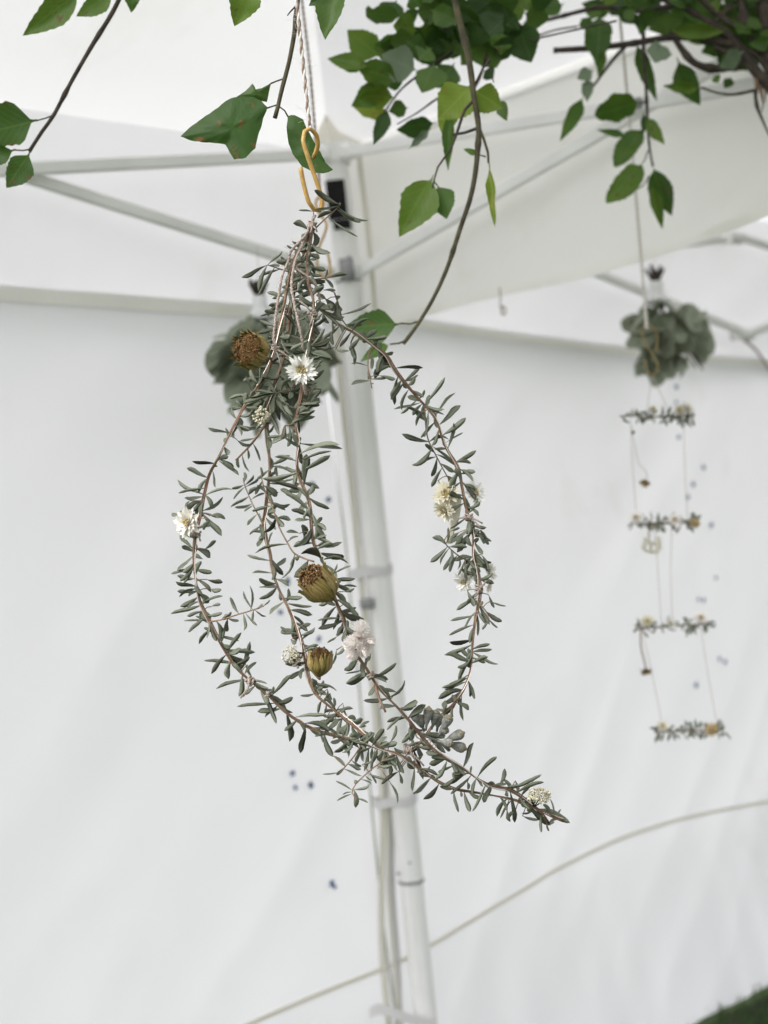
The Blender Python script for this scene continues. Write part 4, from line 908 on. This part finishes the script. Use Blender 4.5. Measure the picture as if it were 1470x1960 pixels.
def traced(owner, outline, d, bulge, fold, mat):
    c = [sum(p[i] for p in outline) / len(outline) for i in (0, 1)]; n = len(outline); V = []; Fc = []
    pts = []
    for i in range(n):
        (a, b), (e, f) = outline[i], outline[(i + 1) % n]; m = max(2, int(math.hypot(e - a, f - b) / 7))
        pts += [(a + (e - a) * k / m + rb.uniform(-.9, .9), b + (f - b) * k / m + rb.uniform(-.9, .9)) for k in range(m)]
    n = len(pts); rings = (.25, .5, .75, 1.0)
    V.append(P(c[0], c[1], d - bulge))
    for r in rings:
        for (u, v) in pts:
            x, y = c[0] + (u - c[0]) * r, c[1] + (v - c[1]) * r
            V.append(P(x, y, d - bulge * (1 - r * r) + fold * ((x - c[0]) * .6 + (y - c[1]) * .8) / 60 * r + .003 * fbm(x * .05, y * .05)))
    for k in range(n): Fc.append((0, 1 + k, 1 + (k + 1) % n))
    for j in range(3):
        for k in range(n): a = 1 + j * n; Fc.append((a + k, a + n + k, a + n + (k + 1) % n, a + (k + 1) % n))
    link('leaf', mesh('spotted_leaf', V, Fc, mat), None, owner)
traced(CT, [(512,205),(500,193),(484,186),(468,184),(440,188),(418,205),(395,222),(368,240),(345,261),(372,271),(402,273),(432,276),(440,292),(448,306),(470,302),(488,284),(494,262),(500,240)], 1.27, .0045, -.005, M_spot)
traced(CT, [(551,222),(564,220),(580,228),(588,246),(596,262),(606,278),(614,292),(624,312),(637,326),(618,332),(598,329),(578,318),(560,296),(551,268),(549,244)], 1.285, .003, -.004, M_spot)
traced(CT, [(519,158),(514,176),(510,196),(494,192),(480,190),(452,186),(468,176),(484,160),(490,172),(500,168)], 1.29, .003, .004, M_gdark)
LB = [
    (768,619,662,628,66,'g',0,.25), (748,658,690,684,24,'g',0,.6), (936,310,949,437,17,'y',0,.2), (915,298,888,284,12,'g',0,.3),
    (830,334,762,444,74,'g',.05,.25), (836,352,856,420,50,'g',.05,.2), (862,212,852,318,24,'g',.06,.3), (905,160,838,232,78,'y',.06,.2), (905,172,962,206,58,'y',.06,.3), (958,188,972,232,24,'d',.1,.4),
    (868,200,848,262,38,'y',.08,.3)]
branch('long drooping green branch ending in one oval leaf at its tip', [
    ([(858,-160),(866,-40),(875,20),(890,80),(900,130),(908,190),(916,243),(914,290),(910,330),(900,380),(880,440),(857,510),(830,570),(800,620),(772,658)], 15, 7, M_gstem),
    ([(806,614),(785,620),(766,619)], 4, 3, M_gstem), ([(780,650),(764,657),(746,659)], 4, 3, M_gstem),
    ([(916,243),(926,266),(934,292),(935,312)], 7, 4, M_gstem), ([(930,300),(916,296)], 3, 2, M_gstem), ([(912,246),(890,254),(866,258)], 6, 5, M_bark), ([(908,190),(890,210),(872,262),(860,290),(838,320),(828,360)], 6, 3, M_bark), ([(829,345),(836,354)], 2.5, 2.5, M_gstem), ([(938,115),(925,130),(908,165)], 5, 4, M_bark), ([(935,110),(940,140),(945,158)], 3, 2, M_bark)],
    LB, 1.55)
CL = [(730,110,664,58,60), (770,108,712,92,58), (712,128,622,104,34), (700,118,650,128,26), (765,158,688,122,52), (800,135,728,108,70,'p'), (748,165,670,202,48), (758,188,690,178,46,'y'), (745,212,676,206,36,'y'), (745,205,714,278,30,'d'), (782,206,744,214,34,'d'), (836,234,756,244,40,'d'), (826,246,780,280,16,'p'),
      (830,120,812,182,62,'d'), (870,120,836,170,52,'g'), (720,20,700,34,40,'d'), (770,30,700,28,36,'d'), (800,60,752,50,60,'g'), (842,30,820,90,52,'g'), (780,140,720,152,44,'g'), (990,40,1018,120,74,'d'), (960,60,962,102,44,'g'), (930,70,962,40,60,'d'), (1010,20,950,30,40,'g'), (760,0,740,40,50,'d'), (905,30,950,70,60,'d'), (925,135,945,150,30,'d')]
for k in range(52):
    a = rb.uniform(0, 6.28); u = rb.uniform(775, 1010); v = rb.uniform(-50, 92); L = rb.uniform(50, 95)
    CL.append((u, v, u + math.cos(a) * L, v + abs(math.sin(a)) * L * .8 - 16, rb.uniform(34, 56), rb.choice('ddddg')))
branch('dense clump of dark green leafy twigs at the top centre', [
    ([(850,-140),(850,-20),(852,30),(845,70),(838,95)], 9, 6, M_bark), ([(870,95),(820,130),(780,160),(760,180),(735,215)], 6, 3, M_bark), ([(850,80),(790,110),(730,118)], 5, 3, M_gstem),
    ([(850,180),(826,196),(800,215),(760,238)], 4, 2.5, M_bark), ([(925,40),(930,100),(918,150),(900,180)], 7, 5, M_bark), ([(1000,-60),(970,20),(935,80)], 9, 5, M_bark), ([(780,-60),(790,0),(775,60),(750,100)], 6, 3, M_bark), ([(1180,40),(1080,62),(1010,78)], 4, 3, M_bark)],
    [(*l, *(('g',) if len(l) == 5 else ())) for l in CL], 1.80)
def c3(*a): return tuple(1020 + x / 3.267 if i % 2 == 0 else x / 3.267 for i, x in enumerate(a))
RL = []
for txt, k in (('380 440 280 500 90', 'p'), ('350 480 330 655 80', 'p'), ('320 590 165 895 96', 'g'), ('640 250 775 630 96', 'g'), ('665 640 388 725 165', 'r'), ('690 800 510 1045 135', 'r'), ('685 1015 462 1265 150', 'r'), ('600 850 400 815 48', 'g'), ('700 720 838 918 84', 'g'), ('745 1030 845 1360 150', 'g'), ('735 1130 805 1430 80', 'g'), ('690 320 870 345 120', 'p'), ('420 80 410 390 180', 'g'), ('900 360 1045 660 150', 'g'), ('1060 560 795 515 80', 'g'), ('1320 320 1145 410 120', 'p'), ('830 190 1210 195 100', 'g'), ('860 -20 1130 170 100', 'g'), ('450 300 400 480 60', 'g'), ('690 700 700 850 40', 'd'), ('560 120 640 60 80', 'd'), ('300 110 350 190 90', 'd'), ('200 20 20 90 90', 'd'), ('100 100 -60 160 90', 'd'), ('640 90 820 100 110', 'd'), ('1130 470 1160 520 60', 'g'), ('1240 480 1200 555 70', 'g')):
    b = [float(x) for x in txt.split()]; q = c3(*b[:4]); RL.append((*q, b[4] / 3.267, k, rb.uniform(-.03, .03)))
for k in range(270):
    a = rb.uniform(0, 6.28); t = rb.random() ** .5; u = 1130 + t * 360; v = rb.uniform(-60, 25 + 190 * max(0, t - .35)); L = rb.uniform(36, 72)
    RL.append((u, v, u + math.cos(a) * L, v + math.sin(a) * L * .7, rb.uniform(24, 44), rb.choice('dddggg'), rb.uniform(-.02, .25)))
def c3s(*pts): return [(*c3(x, y), *q) for x, y, *q in pts]
branch('thick bundle of dark twisted branches and leaves at the upper right', [
    (c3s((1700, 750), (1500, 560), (1390, 440), (1250, 250), (1050, 110), (880, 20), (700, -60)), 26, 12, M_bark),
    (c3s((1250, 280), (1050, 240), (850, 235), (600, 275), (380, 300), (130, 315)), 14, 11, M_bark), (c3s((1300, 400), (1150, 430), (1020, 400), (940, 320), (880, 220), (840, 80)), 18, 9, M_bark),
    (c3s((900, 30), (650, 70), (450, 45), (300, 70), (130, 115), (-20, 150)), 10, 7, M_bark), (c3s((600, 270), (520, 350), (450, 440), (385, 530), (330, 590)), 8, 4, M_bark), (c3s((690, 200), (695, 380), (706, 520), (715, 700), (722, 850), (735, 960), (750, 1040)), 8, 4, M_bark),
    (c3s((1400, 560), (1260, 590), (1150, 580), (1050, 545)), 6, 4, M_gstem), (c3s((1480, 200), (1440, 60), (1400, -80)), 26, 18, M_bark), (c3s((1390, 560), (1400, 660), (1440, 760), (1480, 850)), 8, 3, M_bark), (c3s((715, 790), (690, 812), (660, 830)), 3, 2, M_gstem), (c3s((720, 940), (700, 1000), (685, 1020)), 3, 2, M_gstem), (c3s((725, 1100), (690, 1160), (650, 1185)), 3, 2, M_gstem), (c3s((700, 640), (680, 640), (660, 645)), 3, 2, M_gstem), (c3s((280, 165), (130, 190), (0, 240)), 4, 3, M_bark), (c3s((1300, 100), (1430, 300), (1560, 500)), 22, 16, M_bark),
    (c3s((1560, 120), (1400, 180), (1260, 160), (1120, 60), (1000, -60)), 18, 10, M_bark), (c3s((1540, 330), (1420, 250), (1330, 120), (1290, -40)), 20, 12, M_bark), (c3s((1500, 480), (1380, 330), (1230, 330), (1130, 290)), 14, 8, M_bark), (c3s((1250, 20), (1100, 170), (960, 190), (860, 120)), 10, 6, M_bark),
    (c3s((1395, 450), (1400, 560), (1390, 640), (1405, 690)), 12, 2, M_dstem), (c3s((1420, 470), (1425, 560), (1440, 650), (1430, 700)), 10, 2, M_dstem), (c3s((1440, 480), (1455, 580), (1452, 640)), 10, 2, M_dstem)],
    RL, 2.1)

# ------------------------------------------------------------------ upside-down leaf bunches on the trusses
def round_leaf_mesh(seed): return broad_leaf_mesh(seed, M_bleaf, fat=1.4)
ROUND = [round_leaf_mesh(700 + i) for i in range(8)]
def bunch(u, v, ru, rv, neck, top, d, label, seed, hang, n=70):
    rr = random.Random(seed); c = P(u, v, d); o = root('leaf_bunch', P(u, v + rv, d), label, 'leaf bunch')
    nk = P(*neck, d); tp = P(*top, d); k = px(d)
    for i in range(9):
        a = i / 9 * 6.28 + rr.uniform(-.3, .3); e = tp + RT * (math.cos(a) * 17 * k) + FW * (math.sin(a) * 17 * k) + UP * rr.uniform(-7, 7) * k
        MB().add(tube(spline([c.lerp(nk, .3), nk, nk.lerp(e, .5), e], .012), 3.0 * k, 6)).obj('stalk', M_bark, o)
    ax = (tp - nk).normalized()
    mlow = nk - ax * 34 * k; L = (tp - mlow).length * .62
    V, Fc = lathe([(26 * k, 0), (20 * k, L * .3), (14.5 * k, L * .6), (15 * k, L), (12 * k, L * 1.02)], 12)
    V = [Vector((x.x * (1 + .12 * fbm(x.z * 60, x.x * 90, seed)), x.y, x.z)) for x in V]
    MB().add(xf((V, Fc), Matrix.Translation(mlow) @ axis_frame(ax))).obj('white_wrap', M_paper, o)
    core = c + UP * rv * .2 * k
    for i in range(n):
        ph = rr.uniform(0, 6.28); ct = rr.uniform(-1, .75); stt = math.sqrt(1 - ct * ct)
        dirv = RT * (stt * math.cos(ph)) + FW * (stt * math.sin(ph)) + UP * ct
        sh = rr.uniform(.55, .95)
        p = c + RT * dirv.dot(RT) * ru * sh * k + FW * dirv.dot(FW) * ru * sh * k + UP * dirv.dot(UP) * rv * sh * k
        gd = (dirv * .55 - UP * rr.uniform(.2, 1.0) + Vector((rr.gauss(0, .5), rr.gauss(0, .5), rr.gauss(0, .3)))).normalized()
        Ls = rr.uniform(46, 78) * k * ru / 90.0
        x = gd; z = (dirv + Vector((rr.gauss(0, .35), rr.gauss(0, .35), rr.gauss(0, .35)))); y = z.cross(x).normalized(); z = x.cross(y)
        M = Matrix((x * Ls, y * Ls * rr.uniform(.72, .95), z * Ls)).transposed().to_4x4(); M.translation = p - x * Ls * .45
        link('leaf', ROUND[rr.randrange(8)], M, o)
    for i in range(16):
        a = rr.uniform(0, 6.28); e = c + (RT * math.cos(a) * ru * .8 + FW * math.sin(a) * ru * .8) * k - UP * rr.uniform(.2, .95) * rv * k
        MB().add(tube(spline([nk - ax * 10 * k, c.lerp(nk, .4), e], .02), 1.6 * k, 5)).obj('twig', M_bark, o)
    MB().add(tube(spline([nk + ax * 2 * k, P(*hang)], .03), .0007, 5)).obj('hanging_thread', M_thread, o)
bunch(526, 694, 112, 112, (497, 578), (494, 540), 2.62, 'blurred upside-down bunch of round grey-green leaves partly hidden by the wreath', 81, (492, 470, 2.62))
bunch(1280, 640, 80, 74, (1255, 548), (1253, 514), 3.5, 'upside-down bunch of round grey-green leaves behind the right-hand mobile', 82, (1250, 460, 3.5))

# ------------------------------------------------------------------ right-hand mobile
DM = 2.3; KM = px(DM)
mobile = root('flower_mobile', P(1248, 720, DM), 'four-tier hanging mobile of leafy twig bars with cream flowers at right', 'mobile')
def thread(pts, r=.0006): return MB().add(tube(spline([P(u, v, DM) for u, v in pts], .02), r, 5)).obj('thread', M_thread, mobile)
def tier(u0, v0, u1, v1, flowers, seed, gaps=()):
    rr = random.Random(seed)
    pts = [(u0 + (u1 - u0) * t, v0 + (v1 - v0) * t + rr.uniform(-2, 2)) for t in (0, .25, .5, .75, 1)]
    bar = MB().add(tube(spline([P(u, v, DM) for u, v in pts], .01), 1.6 * KM, 6)).obj('twig_bar', M_dstem, mobile)
    lv = MB()
    for k in range(74):
        t = rr.random()
        if any(a < t < b for a, b in gaps) and rr.random() < .75: continue
        u = u0 + (u1 - u0) * t; v = v0 + (v1 - v0) * t; a = rr.uniform(0, 6.28); L = rr.uniform(12, 24)
        b = P(u, v, DM); tip = P(u + math.cos(a) * L * .8, v + math.sin(a) * L, DM + rr.uniform(-.4, .4) * L * KM)
        M = leaf_matrix(b, tip, rr.uniform(3.2, 5.5) * KM, rr.uniform(-.6, .6)); me = NARROW[rr.randrange(22)]
        q = len(lv.V); lv.V += [M @ w.co for w in me.vertices]; lv.F += [tuple(x + q for x in p.vertices) for p in me.polygons]
    lv.obj('small_leaves', M_mleaf, bar, kind='stuff')
    for k, (u, v, r, m) in enumerate(flowers): daisy(P(u, v, DM - .008), imgdir(rr.uniform(-.5, .5), -.6, .7), r * KM, m, bar, name='flower', seed=seed * 10 + k, centre=.3)
tier(1186, 798, 1328, 796, [(1250,785,11,M_cream_fl), (1314,784,18,M_petal), (1302,786,14,M_cream_fl)], 91, ((.4, .6),))
tier(1207, 1002, 1334, 1000, [(1218,992,17,M_pink), (1292,996,16,M_pink), (1330,1002,12,M_tan)], 92)
tier(1218, 1203, 1354, 1194, [(1240,1190,15,M_cream_fl), (1283,1194,13,M_petal), (1342,1184,17,M_pink)], 93, ((.5, .7),))
tier(1253, 1402, 1385, 1398, [(1268,1391,13,M_cream_fl), (1363,1397,15,M_tan)], 94, ((.3, .45),))
thread([(1248,719),(1244,745),(1237,797)]); thread([(1248,719),(1262,748),(1284,796)])
thread([(1207,800),(1210,880),(1219,1000)]); thread([(1308,798),(1311,900),(1316,1000)])
thread([(1251,1002),(1257,1060),(1266,1198)]); thread([(1286,1002),(1284,1100),(1287,1198)])
thread([(1228,1203),(1248,1290),(1270,1400)]); thread([(1340,1196),(1355,1290),(1374,1398)])
MB().add(blob(P(1212, 828, DM), 4 * KM)).obj('seed_pod', M_bark, mobile)
MB().add(tube(spline([P(1209, 815, DM), P(1214, 850, DM), P(1223, 888, DM), P(1238, 905, DM), P(1239, 918, DM)], .01), .0007, 5)).obj('drop_stalk', M_thread, mobile)
daisy(P(1235, 923, DM), imgdir(-.2, .7, .5), 12 * KM, M_tan, mobile, name='flower', seed=401, centre=.4, cmat=M_yel)
MB().add(tube(spline([P(1226, 1204, DM), P(1227, 1240, DM), P(1234, 1268, DM), P(1236, 1282, DM)], .01), .0013, 5)).obj('drop_stalk', M_dstem, mobile)
daisy(P(1236, 1283, DM), imgdir(.1, .8, .5), 14 * KM, M_tan, mobile, name='flower', seed=402, centre=.3)
rr = random.Random(12); hb = MB()
for k in range(34):
    a = k / 34 * 6.28; r_ = 15 + rr.uniform(-3, 3); x = 1249 + r_ * math.sin(a) * 1.05; y = 1042 + r_ * (-math.cos(a)) * 1.0
    if abs(math.sin(a)) < .45 and math.cos(a) > 0: y += 12
    hb.add(blob(P(x, y, DM), rr.uniform(2.6, 4.4) * KM, .4))
hr = hb.obj('heart_of_florets', M_cream_fl, mobile)
MB().add(tube(spline([P(1243, 1004, DM), P(1242, 1025, DM), P(1247, 1055, DM)], .01), .0012, 5)).obj('drop_stalk', M_dstem, mobile)

# ------------------------------------------------------------------ blue florets stuck on the side walls
def on_wall(u, v):
    dirv = P(u, v, 1.0) - CAM
    t = (WP - CAM).dot(NI) / dirv.dot(NI); p = CAM + dirv * t
    s = (p - WP).dot(DW); return p + NI * (wall_disp(s, p.z) + .004)
pv, pf = petal_vf(.0100, .0075, .2, .3)
fm = MB()
for k in range(4): fm.add(xf((pv, pf), Matrix.Rotation(k * 1.5708 + .3 * (k % 2), 4, 'Z') @ Matrix.Rotation(-.35, 4, 'Y')))
fm.add(blob((0, 0, .001), .0022)); FLM = mesh('blue_floret', fm.V, fm.F, M_blue)
ORD = 'first second third fourth fifth sixth seventh eighth ninth tenth eleventh twelfth thirteenth fourteenth'.split()
rr = random.Random(3)
for i, (u, v) in enumerate([(592,928),(623,957),(681,1037),(546,1113),(532,1172),(606,1223),(555,1480),(561,1507),(590,1502),(630,1690),(636,1696)]):
    M = Matrix.Translation(on_wall(u, v)) @ axis_frame(NI, rr.uniform(0, 6)) @ Matrix.Scale(rr.uniform(.75, 1.1), 4)
    link('blue_floret', FLM, M, None, label='tiny blue floret on the wall left of the grey leg, %s from the top' % ORD[i], category='floret', group='blue florets on the left tent wall')
for i, (u, v) in enumerate([(1291,741),(1291,770),(1295,837),(1344,895),(1325,927),(1314,952),(1361,1005),(1370,1106),(1335,1147),(1345,1149),(1364,1196),(1375,1261),(1385,1267),(1330,1311)]):
    M = Matrix.Translation(on_wall(u, v)) @ axis_frame(NI, rr.uniform(0, 6)) @ Matrix.Scale(rr.uniform(.8, 1.15), 4)
    link('blue_floret', FLM, M, None, label='tiny blue floret on the wall around the right-hand mobile, %s from the top' % ORD[i], category='floret', group='blue florets on the right tent wall')
